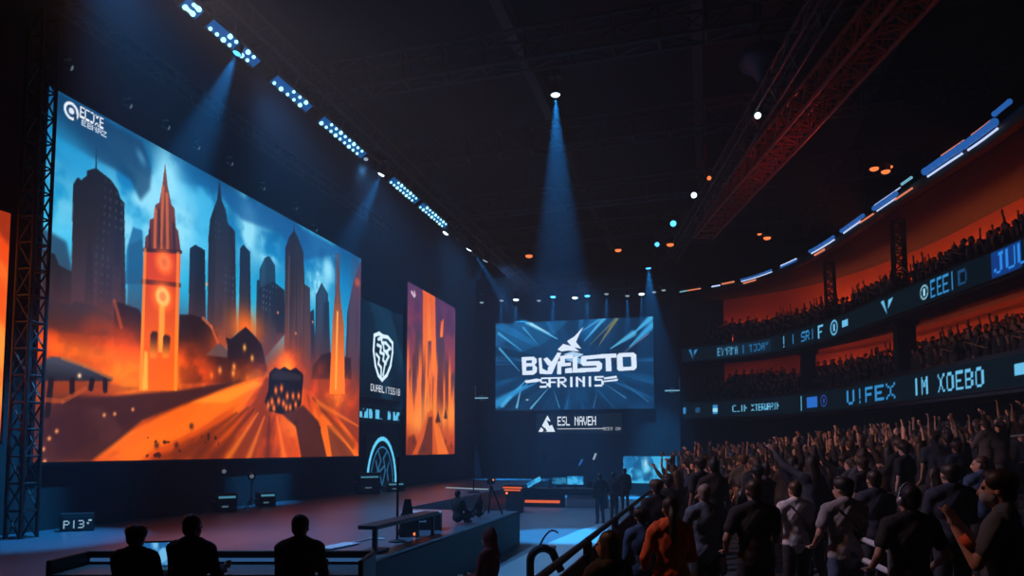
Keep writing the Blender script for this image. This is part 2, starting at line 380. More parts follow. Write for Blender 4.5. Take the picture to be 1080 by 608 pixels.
    p.pline([(0.195,0.651),(0.284,0.688)], .05, (60, 30, 28), .9); p.pline([(0.195,0.552),(0.283,0.576)], .06, (92, 34, 20), .9)
    p.pline([(0.197,0.652),(0.198,0.220)], .05, (255, 170, 70), .55); p.pline([(0.277,0.678),(0.281,0.232)], .06, (255, 160, 60), .6)
    for c, r, cc in (([(0.243,0.634)], .22, (238, 128, 60)), ([(0.242,0.522)], .26, (255, 190, 110))):
        p.blob(c[0], r * 1.5, r * 1.5, (250, 120, 40), .9, 2); p.blob(c[0], r, r, cc, 1, 4); p.blob(c[0], r * .5, r * .5, (200, 90, 50), .5, 3)
    p.poly([(0.236,0.340),(0.234,0.492),(0.248,0.497),(0.249,0.344)], (255, 184, 84), .7, 2)
    for q in ([(0.216,0.318),(0.216,0.393),(0.221,0.404),(0.231,0.406),(0.233,0.397),(0.232,0.321)], [(0.245,0.324),(0.246,0.392),(0.250,0.402),(0.261,0.402),(0.264,0.393),(0.262,0.328)]):
        p.poly(q, (240, 130, 40), 1, 1, top=(60, 30, 24))
    p.poly([(0.201,0.215),(0.203,0.338),(0.211,0.335),(0.214,0.217)], (255, 196, 90), .75, 2)
    # thin far spire
    p.poly([(0.835,0.288),(0.844,0.626),(0.852,0.728),(0.861,0.813),(0.861,0.959),(0.868,0.962),(0.878,0.819),(0.890,0.723),(0.907,0.627),(0.916,0.298)], (250, 128, 40), 1, 0, top=(88, 66, 66))
    p.pline([(0.870,0.680),(0.867,0.319)], .07, (255, 176, 90), .8); p.pline([(0.855,0.956),(0.859,0.721)], .04, (80, 70, 76), .8); p.pline([(0.877,0.966),(0.877,0.728)], .04, (84, 72, 78), .8)
    # hut on the left
    p.poly([(-0.001,0.127),(-0.002,0.215),(0.132,0.238),(0.132,0.216),(0.088,0.199)], (132, 60, 24), .75, 2)
    p.poly([(-0.002,0.210),(-0.003,0.240),(0.010,0.265),(0.022,0.279),(0.038,0.281),(0.072,0.270),(0.109,0.253),(0.136,0.242),(0.137,0.233)], (40, 36, 44), 1, 1, top=(74, 76, 90)); p.pline([(0.042,0.280),(0.083,0.267),(0.136,0.241)], .05, (190, 110, 60), .6)
    for a in ([(0.024,0.215),(0.020,0.124)], [(0.060,0.221),(0.061,0.189)], [(0.097,0.227),(0.095,0.205)], [(0.122,0.231),(0.123,0.204)]): p.pline(a, .07, (34, 22, 24), .95)
    p.pline([(0.001,0.164),(0.045,0.162),(0.085,0.203)], .05, (190, 92, 40), .5); p.blob([(0.073,0.237)][0], .05, .05, (255, 214, 170), 1)
    # carriage
    p.poly([(0.555,0.220),(0.568,0.267),(0.570,0.336),(0.591,0.363),(0.610,0.358),(0.629,0.374),(0.652,0.363),(0.676,0.379),(0.706,0.360),(0.710,0.345),(0.702,0.221),(0.656,0.184),(0.618,0.177),(0.573,0.185)], (28, 20, 22), 1, 1)
    p.poly([(0.577,0.333),(0.599,0.356),(0.702,0.352),(0.698,0.326),(0.578,0.314)], (52, 44, 50), .8, 1)
    for i, q in enumerate([(0.583,0.224),(0.597,0.271),(0.609,0.230),(0.619,0.282),(0.628,0.221),(0.643,0.254),(0.656,0.208),(0.667,0.257),(0.679,0.222),(0.691,0.260),(0.569,0.207),(0.591,0.198),(0.640,0.206)]): p.blob(q, .09, .13, (255, 130, 50), .95)
    for q in [(0.123,0.132),(0.037,0.082),(0.025,0.062),(0.016,0.034),(0.019,0.002),(0.182,0.154),(0.144,0.137),(0.673,0.525),(0.748,0.597),(0.598,0.589),(0.357,0.609)]: p.blob(q, .045, .045, (255, 170, 110), .9)
    for q in [(0.681,0.146),(0.789,0.128),(0.326,0.111),(0.288,0.047),(0.239,0.046)]: p.blob(q, .08, .08, (50, 26, 24), .9)
    p.blob([(0.979,0.870)][0], .22, .18, (232, 104, 44), .9, 2); p.blob([(0.979,0.861)][0], .5, 1.0, (120, 70, 86), .5)
    # corner mark: ring and block letters
    c = [(0.039,0.964)][0]; R = np.hypot(X - c[0] * p.w, Y - c[1] * p.h)
    p.put(sstep(.21, .18, R) * sstep(.12, .145, R), (222, 230, 240)); p.put(sstep(.08, .06, R), (210, 222, 235)); p.put((R < .2) * (np.abs(X - c[0] * p.w - .11) < .03) * (Y < c[1] * p.h), (30, 60, 90))
    x0, x1 = [(0.055,0.970),(0.107,0.985)][0][0] * p.w, [(0.055,0.970),(0.107,0.985)][1][0] * p.w
    yt = [(0.054,0.986)][0][1] * p.h
    p.text('EC2XE', x0, yt - .20, x1 - .1, yt + .05, (226, 234, 244), 1, .12); p.text('EBNRZ', x0 + .05, yt - .36, x1, yt - .23, (200, 214, 230), .9, .12)
    g = p.C.mean(-1, keepdims=True); p.C = np.clip(g + (p.C - g) * 1.07, 0, 1) ** 1.1
    return p

def paint_spires():
    p = Pic(150, 180, 6.7, 8.05); X, Y, t = p.X, p.Y, p.V
    n = fbm(X * .8, Y * .9, 5); stv = fbm(X * 2.4, Y * .22 + 3, 4)
    p.C[:] = np.stack([np.interp(t, [0, .3, .6, 1], [150, 236, 150, 92]), np.interp(t, [0, .3, .6, 1], [60, 112, 72, 58]), np.interp(t, [0, .3, .6, 1], [26, 44, 84, 100])], -1) / 255
    p.put(sstep(.45, .6, n) * sstep(.5, .8, t), (74, 54, 92), .6)
    for q, top in (([(0.025,0.055),(0.029,0.480),(0.079,0.507),(0.094,0.580),(0.146,0.603),(0.182,0.561),(0.255,0.545),(0.268,0.056)], (92, 62, 80)), ([(0.576,0.057),(0.581,0.722),(0.642,0.779),(0.728,0.765),(0.775,0.620),(0.864,0.603),(0.898,0.059)], (80, 62, 86)),
                   ([(0.876,0.059),(0.889,0.516),(0.957,0.560),(1.029,0.514),(1.037,0.059)], (90, 66, 86)), ([(0.361,0.057),(0.360,0.813),(0.417,0.845),(0.476,0.057)], (96, 62, 76)), ([(0.161,0.056),(0.143,0.715),(0.195,0.756),(0.269,0.731),(0.305,0.056)], (84, 60, 80))):
        p.poly(q, (190, 82, 40), .95, 1, top=top)
    for q in ([(0.279,1.023),(0.393,1.026),(0.391,0.347),(0.299,0.285)], [(0.452,1.031),(0.533,1.027),(0.564,0.568),(0.506,0.473),(0.464,0.559)], [(0.355,1.031),(0.452,1.031),(0.460,0.708),(0.382,0.699)], [(0.662,0.856),(0.725,0.890),(0.706,0.762),(0.643,0.754)]):
        p.poly(q, (250, 140, 56), .95, 1, top=(226, 108, 46))
    p.put(sstep(.5, .62, stv) * sstep(.72, .5, t) * sstep(.08, .25, t), (250, 132, 48), .85)
    p.put(sstep(.48, .36, stv) * sstep(.7, .45, t) * sstep(.1, .3, t), (104, 52, 50), .8)
    for c, rx, ry in (([(0.412,0.278)], 1.2, .7), ([(0.193,0.196)], 1.0, .6), ([(0.739,0.243)], .9, .6), ([(0.917,0.275)], .6, .8)):
        p.blob(c[0], rx, ry, (255, 160, 66), .75)
    p.poly([(0.077,0.001),(0.249,0.101),(0.394,0.254),(0.471,0.281),(0.614,0.178),(0.877,-0.004)], (206, 96, 34), .9, 2)
    p.poly([(0.198,0.000),(0.322,0.102),(0.414,0.232),(0.492,0.234),(0.498,-0.002)], (96, 46, 34), .85, 2); p.poly([(0.619,-0.003),(0.533,0.164),(0.512,0.235),(0.656,0.167),(0.855,-0.004)], (236, 128, 48), .8, 2)
    p.poly([(0.010,-0.004),(0.024,0.098),(0.142,0.122),(0.196,0.067),(0.094,-0.005)], (120, 52, 30), .8, 2); p.poly([(0.553,0.201),(0.612,0.275),(0.676,0.204)], (70, 36, 36), .9, 1); p.poly([(0.740,0.231),(0.782,0.307),(0.827,0.234)], (70, 36, 36), .9, 1)
    for q in [(0.126,0.078),(0.324,0.034),(0.786,0.083),(0.921,0.059)]: p.blob(q, .12, .12, (60, 30, 26), .8)
    p.line([(0.066,0.951)][0], [(0.119,0.932)][0], .07, (226, 210, 224), .9); p.line([(0.118,0.960)][0], [(0.136,0.941)][0], .06, (226, 210, 224), .9)
    p.C = np.clip(p.C, 0, 1) ** 1.15
    return p

def paint_edge():
    p = Pic(60, 120, 3.0, 4.5); n = fbm(p.X * .7, p.Y * .6 + p.X * .5, 5)
    p.C[:] = np.stack([np.interp(p.V, [0, .4, 1], [150, 236, 220]), np.interp(p.V, [0, .4, 1], [42, 96, 62]), np.interp(p.V, [0, .4, 1], [22, 34, 22])], -1) / 255
    p.put(sstep(.5, .66, n), (255, 158, 62), .8); p.put(sstep(.45, .3, n), (120, 36, 22), .7)
    return p

def paint_shield():
    p = Pic(300, 240, 4.35, 3.95); n = fbm(p.X * .8 + p.Y * .5, p.Y * .3, 4)
    p.C[:] = np.stack([np.interp(p.V, [0, .6, 1], [4, 7, 6]), np.interp(p.V, [0, .6, 1], [14, 27, 24]), np.interp(p.V, [0, .6, 1], [24, 42, 40])], -1) / 255
    p.put(sstep(.5, .7, n), (16, 58, 84), .6)
    w = (205, 232, 244)
    out = [(0.319,0.661),(0.425,0.699),(0.513,0.683),(0.625,0.691),(0.741,0.645),(0.744,0.539),(0.701,0.384),(0.613,0.268),(0.503,0.204),(0.415,0.246),(0.349,0.341),(0.303,0.496),(0.319,0.661)]
    p.pline(out, .085, w); 
    for q in ([(0.447,0.682),(0.493,0.607),(0.581,0.620),(0.697,0.574)], [(0.385,0.569),(0.472,0.562),(0.452,0.497),(0.540,0.489),(0.519,0.424),(0.587,0.391)], [(0.674,0.571),(0.584,0.516),(0.653,0.483),(0.565,0.388),(0.524,0.258)], [(0.367,0.465),(0.432,0.433),(0.412,0.369),(0.478,0.336),(0.480,0.233)], [(0.515,0.610),(0.539,0.530),(0.629,0.522)], [(0.405,0.634),(0.491,0.658)]):
        p.pline(q, .075, w, .95)
    a, b = [(0.252,0.099),(0.944,0.222)]; y = a[1] * p.h
    p.text('DUABLITSSIB', a[0] * p.w, y - .13, b[0] * p.w, y + .17, (200, 214, 226), .95, .15)
    return p

def paint_arch():
    p = Pic(90, 70, 3.1, 2.1); p.C[:] = np.array([4, 10, 16]) / 255
    b = (92, 196, 240)
    arch = [(0.5 + .46 * math.cos(a), .02 + .93 * math.sin(a)) for a in np.linspace(0, PI, 18)]
    p.pline(arch, .09, b); p.pline([(0.5 + .36 * math.cos(a), .02 + .76 * math.sin(a)) for a in np.linspace(0, PI, 18)], .03, (40, 110, 160))
    for q in ([(.5, .02), (.38, .35), (.46, .5), (.36, .72)], [(.52, .02), (.6, .3), (.54, .55), (.66, .7)], [(.3, .1), (.36, .3), (.3, .5)], [(.7, .1), (.66, .3), (.72, .45)], [(.44, .3), (.58, .4)]):
        p.pline(q, .05, (36, 98, 140), .9)
    return p

def paint_centre():
    p = Pic(420, 236, 9.33, 5.26); X, Y = p.X, p.Y
    c = (.5 * 9.33, .52 * 5.26); r = np.hypot(X - c[0], (Y - c[1]) * 1.3); ang = np.arctan2(Y - c[1], X - c[0])
    n = fbm(ang * 4 + 20, r * .25, 4); n2 = fbm(X * .6, Y * .8, 4)
    p.C[:] = np.array([8, 40, 72]) / 255
    p.put(sstep(.4, .7, n2), (12, 64, 108), .6)
    rays = sstep(.52, .68, fbm(ang * 9 + 40, r * .12, 3)) * sstep(1.4, 3.2, r)
    p.put(rays, (30, 124, 196), .5); p.put(sstep(2.6, .3, r), (10, 40, 68), .6)
    p.put(sstep(.55, .35, n) * sstep(1, 3, r), (8, 30, 54), .6)
    p.poly([(-0.005,0.984),(0.480,1.000),(0.327,0.754),(0.159,0.657),(0.078,0.792),(-0.005,0.732)], (24, 104, 160), .45, 8)
    for a, b, w, cc in (([(0.209,1.000)], [(0.406,0.792)], .10, (100, 190, 235)), ([(0.234,0.976)], [(0.357,0.859)], .05, (170, 220, 240)), ([(0.020,0.884)], [(0.172,0.678)], .06, (64, 160, 214)), ([(0.027,0.708)], [(0.159,0.441)], .06, (70, 160, 210)), ([(0.184,0.937)], [(0.271,0.758)], .05, (60, 150, 206)),
                        ([(0.719,1.034)], [(0.575,0.759)], .09, (80, 175, 228)), ([(0.683,1.005)], [(0.539,0.846)], .06, (60, 150, 205)), ([(0.777,0.987)], [(0.670,0.710)], .08, (128, 120, 70)), ([(0.753,0.957)], [(0.611,0.714)], .05, (96, 104, 80)),
                        ([(0.996,0.907)], [(0.857,0.677)], .16, (60, 168, 228)), ([(0.991,0.990)], [(0.881,0.822)], .14, (70, 180, 236)), ([(0.881,0.822)], [(0.740,0.664)], .13, (84, 182, 232)), ([(0.973,0.815)], [(0.716,0.477)], .025, (110, 120, 140)),
                        ([(0.008,0.079)], [(0.209,0.288)], .22, (44, 142, 204)), ([(0.046,0.057)], [(0.209,0.352)], .10, (70, 170, 226)), ([(0.140,0.033)], [(0.171,0.268)], .05, (110, 190, 230)), ([(0.233,0.020)], [(0.344,0.240)], .05, (96, 180, 226)), ([(0.109,0.184)], [(0.270,0.307)], .10, (40, 130, 190)),
                        ([(0.416,0.026)], [(0.380,0.217)], .03, (60, 130, 180)), ([(0.830,0.118)], [(0.691,0.290)], .03, (60, 120, 165)), ([(0.967,0.073)], [(0.785,0.327)], .03, (40, 100, 150)), ([(0.631,0.020)], [(0.656,0.207)], .02, (56, 120, 170))):
        p.line(a[0], b[0], w * 1.3, cc, .85, w * .2, .7)
    p.blob([(0.209,0.116)][0], .08, .04, (220, 240, 250), .9)
    W = (206, 224, 244)
    # fin emblem over the name
    p.poly([(0.573,0.924),(0.545,0.835),(0.524,0.752),(0.557,0.675),(0.497,0.700),(0.467,0.766),(0.515,0.816)], W); p.poly([(0.406,0.674),(0.442,0.736),(0.509,0.700),(0.545,0.644),(0.472,0.659),(0.430,0.651)], W)
    p.poly([(0.442,0.618),(0.503,0.647),(0.574,0.611),(0.526,0.571)], (160, 196, 226)); p.poly([(0.454,0.554),(0.514,0.593),(0.586,0.536),(0.550,0.506)], (120, 170, 210))
    def glyph(*polys, cut=()):
        for q in polys: p.poly(q, W)
        for q in cut: p.poly(q, (16, 62, 100))
    glyph([(0.172,0.602),(0.252,0.603),(0.271,0.575),(0.271,0.532),(0.258,0.511),(0.274,0.478),(0.271,0.425),(0.252,0.399),(0.178,0.397)], cut=([(0.203,0.562),(0.240,0.564),(0.240,0.533),(0.203,0.532)], [(0.203,0.492),(0.243,0.495),(0.243,0.447),(0.203,0.444)]))
    glyph([(0.283,0.585),(0.302,0.589),(0.308,0.466),(0.344,0.432),(0.338,0.400),(0.289,0.408)], [(0.314,0.572),(0.338,0.592),(0.381,0.515),(0.344,0.496)], [(0.344,0.474),(0.406,0.642),(0.430,0.635),(0.369,0.399),(0.338,0.400)])
    glyph([(0.405,0.535),(0.430,0.555),(0.429,0.396),(0.402,0.397)], [(0.418,0.599),(0.502,0.615),(0.502,0.572),(0.454,0.565),(0.454,0.522),(0.490,0.525),(0.490,0.488),(0.430,0.481)], [(0.454,0.458),(0.496,0.467),(0.502,0.408),(0.454,0.405)], [(0.502,0.583),(0.532,0.592),(0.532,0.454),(0.586,0.456),(0.585,0.410),(0.502,0.408)])
    glyph([(0.556,0.591),(0.681,0.604),(0.687,0.562),(0.589,0.552),(0.589,0.531),(0.669,0.532),(0.687,0.499),(0.686,0.447),(0.668,0.416),(0.550,0.411),(0.550,0.459),(0.651,0.461),(0.651,0.480),(0.568,0.481),(0.553,0.506)], [(0.675,0.605),(0.775,0.609),(0.777,0.563),(0.742,0.561),(0.745,0.415),(0.710,0.414),(0.708,0.561),(0.675,0.559)])
    glyph([(0.778,0.588),(0.792,0.608),(0.791,0.414),(0.779,0.432)], [(0.790,0.612),(0.795,0.611),(0.879,0.614),(0.897,0.587),(0.899,0.447),(0.884,0.420),(0.797,0.414),(0.789,0.417)], cut=([(0.813,0.568),(0.865,0.569),(0.867,0.459),(0.815,0.457)],))
    q = [(0.289,0.376),(0.692,0.368),(0.691,0.237),(0.289,0.231)]
    b = [(x * p.w, y * p.h) for x, y in q]
    p.text('SFRINI5', b[0][0], b[3][1] + .12, b[1][0], b[1][1] - .02, W, 1, .08)
    p.text('SFRINI5', b[0][0] + .035, b[3][1] + .10, b[1][0] + .035, b[1][1] - .03, W, 1, .08)
    p.poly([(0.190,0.332),(0.271,0.355),(0.295,0.343),(0.283,0.317),(0.203,0.304)], W); p.poly([(0.698,0.347),(0.774,0.364),(0.779,0.338),(0.697,0.326)], W); p.poly([(0.697,0.312),(0.785,0.329),(0.782,0.307),(0.697,0.295)], W)
    return p

def paint_plate():
    p = Pic(420, 110, 5.0, 1.15); p.C[:] = np.array([12, 20, 28]) / 255
    W = (206, 222, 236)
    p.poly([(.02, .1), (.09, .62), (.13, .95), (.17, .6), (.22, .1)], W); p.poly([(.07, .1), (.1, .32), (.125, .12)], (12, 20, 28)); p.poly([(.12, .7), (.15, .4), (.2, .48), (.17, .62)], (12, 20, 28)); p.line((.03, .5), (.1, .2), .05, (12, 20, 28))
    p.text('ESL NAVEH', 1.25, .48, 3.5, 1.0, W, 1, .14); p.line((.25, .25), (.8, .25), .03, (150, 160, 170)); p.text('SEER ON', 3.9, .18, 4.9, .36, (170, 180, 190), .9)
    return p

def paint_side():
    p = Pic(120, 64, 2.95, 1.52); n = fbm(p.X * 2.2, p.Y * 1.6, 5); n2 = fbm(p.X * 3.3 + 8, p.Y * 2.2, 4)
    p.C[:] = np.array([24, 104, 158]) / 255
    p.put(sstep(.4, .62, n), (58, 170, 220), .9); p.put(sstep(.5, .36, n2), (14, 70, 118), .8)
    for c, rx, ry, cc in (((.42, .72), .14, .32, (190, 236, 250)), ((.46, .5), .22, .2, (120, 214, 244)), ((.3, .35), .25, .25, (70, 180, 226)), ((.68, .5), .16, .3, (90, 196, 236)), ((.86, .45), .2, .3, (84, 188, 230)), ((.5, .3), .14, .2, (16, 70, 112)), ((.22, .62), .1, .25, (18, 80, 124))):
        p.blob(c, rx, ry, cc, .8)
    p.put(sstep(.14, .04, p.V), (60, 180, 224), .8)
    return p

def paint_strip():
    p = Pic(180, 24, 4.15, .62); p.C[:] = np.array([5, 16, 26]) / 255
    n = vnoise(p.X * 5, p.Y * 4)
    for a, b in ((.02, .2), (.22, .3), (.32, .55), (.66, .74), (.8, .97)):
        m = (p.U > a) & (p.U < b) & (p.V > .2) & (p.V < .8)
        p.put(m * sstep(.35, .6, n), (92, 190, 232), .95)
    return p

DM = display_mat('led_picture', 1.25)
XW = -13.2
s1 = screen('led_wall', (XW, 11.94, 2.33), (0, 14.48, 0), (0, 0, 7.9), paint_city(), DM, 'huge LED wall showing a burning city with an orange clock tower', 'screen', (1, 0, 0))
s2 = screen('led_wall', (XW, 31.2, 2.33), (0, 6.7, 0), (0, 0, 8.05), paint_spires(), DM, 'tall narrow LED wall with orange spires under a purple sky', 'screen', (1, 0, 0))
s3 = screen('led_wall', (XW, 8.2, 2.75), (0, 3.0, 0), (0, 0, 4.5), paint_edge(), DM, 'LED wall of plain orange flames cut off by the picture edge', 'screen', (1, 0, 0))
s4 = screen('mounted_screen', (XW - .1, 26.55, 4.75), (0, 4.35, 0), (0, 0, 3.95), paint_shield(), DM, 'dark screen with a white shield emblem between the two LED walls', 'screen', (1, 0, 0), rim=.02, depth=.08)
s5 = screen('mounted_strip_display', (XW - .1, 26.6, 3.75), (0, 4.15, 0), (0, 0, .62), paint_strip(), DM, 'low strip display of blue marks under the shield screen', 'display', (1, 0, 0), rim=.02, depth=.08)
s6 = screen('neon_sign', (XW - .1, 27.3, 1.05), (0, 3.1, 0), (0, 0, 2.1), paint_arch(), DM, 'glowing blue arch emblem at the foot of the side wall', 'display', (1, 0, 0), rim=.02, depth=.08)
s7 = screen('hanging_screen', (-12.05, 42, 4.9), (9.33, 0, 0), (0, 0, 5.26), paint_centre(), DM, 'wide blue screen with white title lettering and fin emblem over the rear stage', 'screen', (0, -1, 0))
s8 = screen('sponsor_sign', (-9.53,42.00,3.49), (5.0, 0, 0), (0, 0, 1.15), paint_plate(), DM, 'small dark sign with white triangle and lettering under the wide blue screen', 'sign', (0, -1, 0), rim=.02)
s9 = screen('side_screen', (-4.42, 41.4, .7), (2.95, 0, 0), (0, 0, 1.5), paint_side(), DM, 'small bright blue screen standing low beside the crowd', 'screen', (0, -1, 0))
mb = MB(); mb.box((0.05 - .0, .12, -.36), (.2, .2, .7)); mb.box((.05, .12, -.68), (1.6, .7, .04)); mb.build('stand', M['black'], s9).location = (0, 0, 0)

# ------------------------------------------------------------------ the hall
def struct(name, c, d, m):
    mb = MB(); mb.box((0, 0, 0), d); o = mb.build(name, m); o.location = c
    return tag(o, kind='structure')

tag(struct('floor', (1, 22, -.1), (34, 68, .2), M['floor']), 'dark concrete floor of the arena', 'floor')
tag(struct('ceiling', (1, 22, 17.6), (34, 68, .3), M['ceil']), 'black arena ceiling', 'ceiling')
tag(struct('wall_left', (-13.55, 22, 8.6), (.3, 68, 17.2), M['wall']), 'dark wall behind the LED screens', 'wall')
tag(struct('wall_back', (1, 55, 8.6), (34, .3, 17.2), M['wall']), 'dark end wall of the arena', 'wall')
tag(struct('wall_right', (17.6, 22, 8.6), (.3, 68, 17.2), M['wall']), 'dark wall behind the balconies', 'wall')
tag(struct('wall_front', (1, -11, 8.6), (34, .3, 17.2), M['wall']), 'dark wall behind the camera', 'wall')
tag(struct('wall_stage', (-7.35, 42.4, 6.5), (12.1, .3, 13.0), M['drape']), 'dark backdrop wall behind the stage screens', 'wall')
mb = MB(); mb.prism([(-13.4, 2.9, 0), (-7.7, 2.9, 0), (-7.7, 9.6, 0), (-4.97, 9.6, 0), (-4.97, 19.55, 0), (-8.4, 19.55, 0), (-8.4, 42.2, 0), (-13.4, 42.2, 0)], (0, 0, .9))
o = mb.build('floor_stage', M['stage']); tag(o, 'glossy grey stage floor', 'stage', kind='structure')
mb = MB(); mb.box((0, 0, 0), (.05, 9.95, .84)); o = mb.build('trim_1', M['stage_side']); o.location = (-4.94, 14.57, .43); tag(o, 'dark skirt along the stage edge', 'trim', kind='structure')
mb = MB(); mb.box((0, 0, 0), (3.4, .05, .84)); o = mb.build('trim_2', M['deskgrey']); o.location = (-6.7, 19.58, .43); tag(o, 'grey skirt closing the end of the stage', 'trim', kind='structure')
tag(struct('floor_commentary', (-5.3, 7.0, .33), (4.7, 4.6, .66), M['stage_side']), 'low platform under the commentary desk', 'platform')

mb = MB(); mb.prism([(-1.5, 3.5, 0), (-1.5, 27.5, 0), (-2.6, 27.3, 0), (-3.4, 26, 0), (-3.9, 23.5, 0), (-4.2, 20, 0), (-4.35, 16, 0), (-4.4, 3.5, 0)], (0, 0, .02))  # brightness of the light pool put into a pale floor strip
o = mb.build('floor_light_pool', mat('light_pool_pale', (.36, .38, .4), .35, var=.1, scale=1.2)); tag(o, 'pale floor strip painted as a pool of light along the barrier foot', 'floor', kind='structure')

# spectator platform: walkway by the barrier, flat standing area, then steps rising to the right
mb = MB()
mb.box((-.8, 18.5, .175), (1.0, 53, .35)); mb.box((.85, 18.5, .325), (2.3, 53, .65))
NSTEP = 10; STEPW = .86; RISE = .15
for k in range(NSTEP):
    h = .65 + RISE * (k + 1)
    mb.box((2.0 + STEPW * (k + .5), 18.5, h / 2), (STEPW, 53, h))
o = mb.build('floor_stand', M['tier']); tag(o, 'stepped concrete standing area for the crowd', 'terrace', kind='structure')
def stand_z(x):
    if x < -.3: return .35
    if x < 2.0: return .65
    return .65 + RISE * min(NSTEP, int((x - 2.0) / STEPW) + 1)

# plan curve shared by balconies, sign ribbons and the light ring
CP = [(-1.2, 46.1), (3.0, 43.4), (5.75, 38.3), (7.25, 32.6), (8.5, 27.5), (9.2, 24.5), (9.9, 19), (10.3, 12), (10.4, 4), (10.4, -4)]
def curve_pts():
    P = [(2 * CP[0][0] - CP[1][0], 2 * CP[0][1] - CP[1][1])] + CP + [(2 * CP[-1][0] - CP[-2][0], 2 * CP[-1][1] - CP[-2][1])]
    P = np.array(P, float); out = []
    for i in range(1, len(P) - 2):
        for t in np.arange(0, 1, .02):
            a, b, c, d = P[i - 1:i + 3]
            out.append(.5 * ((2 * b) + (-a + c) * t + (2 * a - 5 * b + 4 * c - d) * t * t + (-a + 3 * b - 3 * c + d) * t ** 3))
    out.append(P[-2]); return np.array(out)
CUR = curve_pts(); CS = np.r_[0, np.cumsum(np.linalg.norm(np.diff(CUR, axis=0), axis=1))]
def cv(s, off=0.0):
    """point on the curve at arc length s, pushed off metres away from the hall centre; also the outward normal"""
    x = np.interp(s, CS, CUR[:, 0]); y = np.interp(s, CS, CUR[:, 1])
    x1 = np.interp(s + .3, CS, CUR[:, 0]); y1 = np.interp(s + .3, CS, CUR[:, 1]); x0 = np.interp(s - .3, CS, CUR[:, 0]); y0 = np.interp(s - .3, CS, CUR[:, 1])
    tx, ty = x1 - x0, y1 - y0; L = math.hypot(tx, ty) + 1e-9
    nx, ny = -ty / L, tx / L
    return np.array([x + nx * off, y + ny * off]), (nx, ny)
SMAX = CS[-1]
def sweep(name, prof, m, s0=0.0, s1=None, step=.5, parent=None):
    """profile of (offset, z) swept along the curve: closed solid"""
    s1 = SMAX if s1 is None else s1
    n = max(2, int((s1 - s0) / step)); bm = bmesh.new(); rows = []
    for s in np.linspace(s0, s1, n):
        r = []
        for off, z in prof:
            p, _ = cv(s, off); r.append(bm.verts.new((p[0], p[1], z)))
        rows.append(r)
    k = len(prof)
    for a, b in zip(rows[:-1], rows[1:]):
        for i in range(k): bm.faces.new((a[i], a[(i + 1) % k], b[(i + 1) % k], b[i]))
    bm.faces.new(rows[0]); bm.faces.new(list(reversed(rows[-1])))
    mb = MB(); mb.bm.free(); mb.bm = bm
    return mb.build(name, m, parent)

def tier(zc, hf, soff):
    """balcony: parapet, raked steps, soffit"""
    zt = zc + hf / 2; zb = zc - hf / 2
    prof = [(0, zb), (0, zt), (.18, zt), (.18, zt - .75)]
    off, z = .18, zt - .75
    for k in range(4):
        off += .85; prof.append((off, z)); z += .3; prof.append((off, z))
    prof += [(5.2, z), (5.2, zb + .9), (1.2, zb)]
    return prof
tu = sweep('floor_balcony_upper', tier(8.36, 1.1, 0), M['tier']); tag(tu, 'upper balcony', 'balcony', kind='structure')
tl = sweep('floor_balcony_lower', tier(4.95, 1.3, 0), M['tier']); tag(tl, 'lower balcony', 'balcony', kind='structure')
o = sweep('wall_balcony_upper', [(4.9, 8.2), (4.9, 12.6), (5.1, 12.6), (5.1, 8.2)], M['redwall']); tag(o, 'rear wall of the upper balcony', 'wall', kind='structure')
o = sweep('wall_balcony_lower', [(4.9, 4.6), (4.9, 8.4), (5.1, 8.4), (5.1, 4.6)], M['redwall']); tag(o, 'rear wall of the lower balcony', 'wall', kind='structure')
o = sweep('ceiling_balcony', [(-.1, 12.0), (-.1, 12.25), (5.2, 13.1), (5.2, 12.55)], M['ceil']); tag(o, 'sloping roof over the upper balcony', 'ceiling', kind='structure')
tag(struct('wall_pier', (-2.0, 46.4, 6.6), (1.1, 1.6, 13.2), M['drape']), 'dark pier where the balconies end', 'wall')

# sign ribbons
def ribbon(zc, hh, marks, label):
    n = int(SMAX / .06); ny = 26
    p = Pic(n, ny, SMAX, hh)
    p.C[:] = np.array([5, 17, 26]) / 255
    for mk in marks: mk(p)
    P = np.zeros((ny, n, 3))
    for i, s in enumerate(np.linspace(0, SMAX, n)):
        q, _ = cv(s, -.09)
        P[:, i, 0] = q[0]; P[:, i, 1] = q[1]
    P[:, :, 2] = (zc - hh / 2 + np.linspace(0, hh, ny))[:, None]
    q0 = cv(SMAX * .4, 0)[0]
    r = empty('ribbon_display', (q0[0], q0[1], zc - hh / 2), 0, label, 'display')
    P -= np.array([q0[0], q0[1], zc - hh / 2])
    grid_mesh('display', p, P, DM, r)
    h = sweep('housing', [(-.08, zc - hh / 2 - .04), (-.08, zc + hh / 2 + .04), (0.0, zc + hh / 2 + .04), (0.0, zc - hh / 2 - .04)], M['black'], parent=r)
    h.matrix_parent_inverse = Matrix.Translation((-q0[0], -q0[1], -(zc - hh / 2)))
    return r
B1 = (96, 178, 222); B2 = (44, 128, 190); B3 = (34, 96, 168)
def tx(t, s, y0, y1, col, a=1.0): return lambda p: p.text(t, s[0], p.h * y0, s[1], p.h * y1, col, a, .2)
def bx(s, y0, y1, col, a=1.0): return lambda p: p.put((p.X > s[0]) & (p.X < s[1]) & (p.V > y0) & (p.V < y1), col, a)
def ring(s, r, col): 
    def f(p):
        d = np.hypot(p.X - s, p.Y - p.h / 2); p.put(sstep(r, r - .06, d) * sstep(r * .62, r * .62 + .06, d), col); p.put((np.abs(p.X - s) < r * .22) & (np.abs(p.Y - p.h / 2) < r * .4), col)
    return f
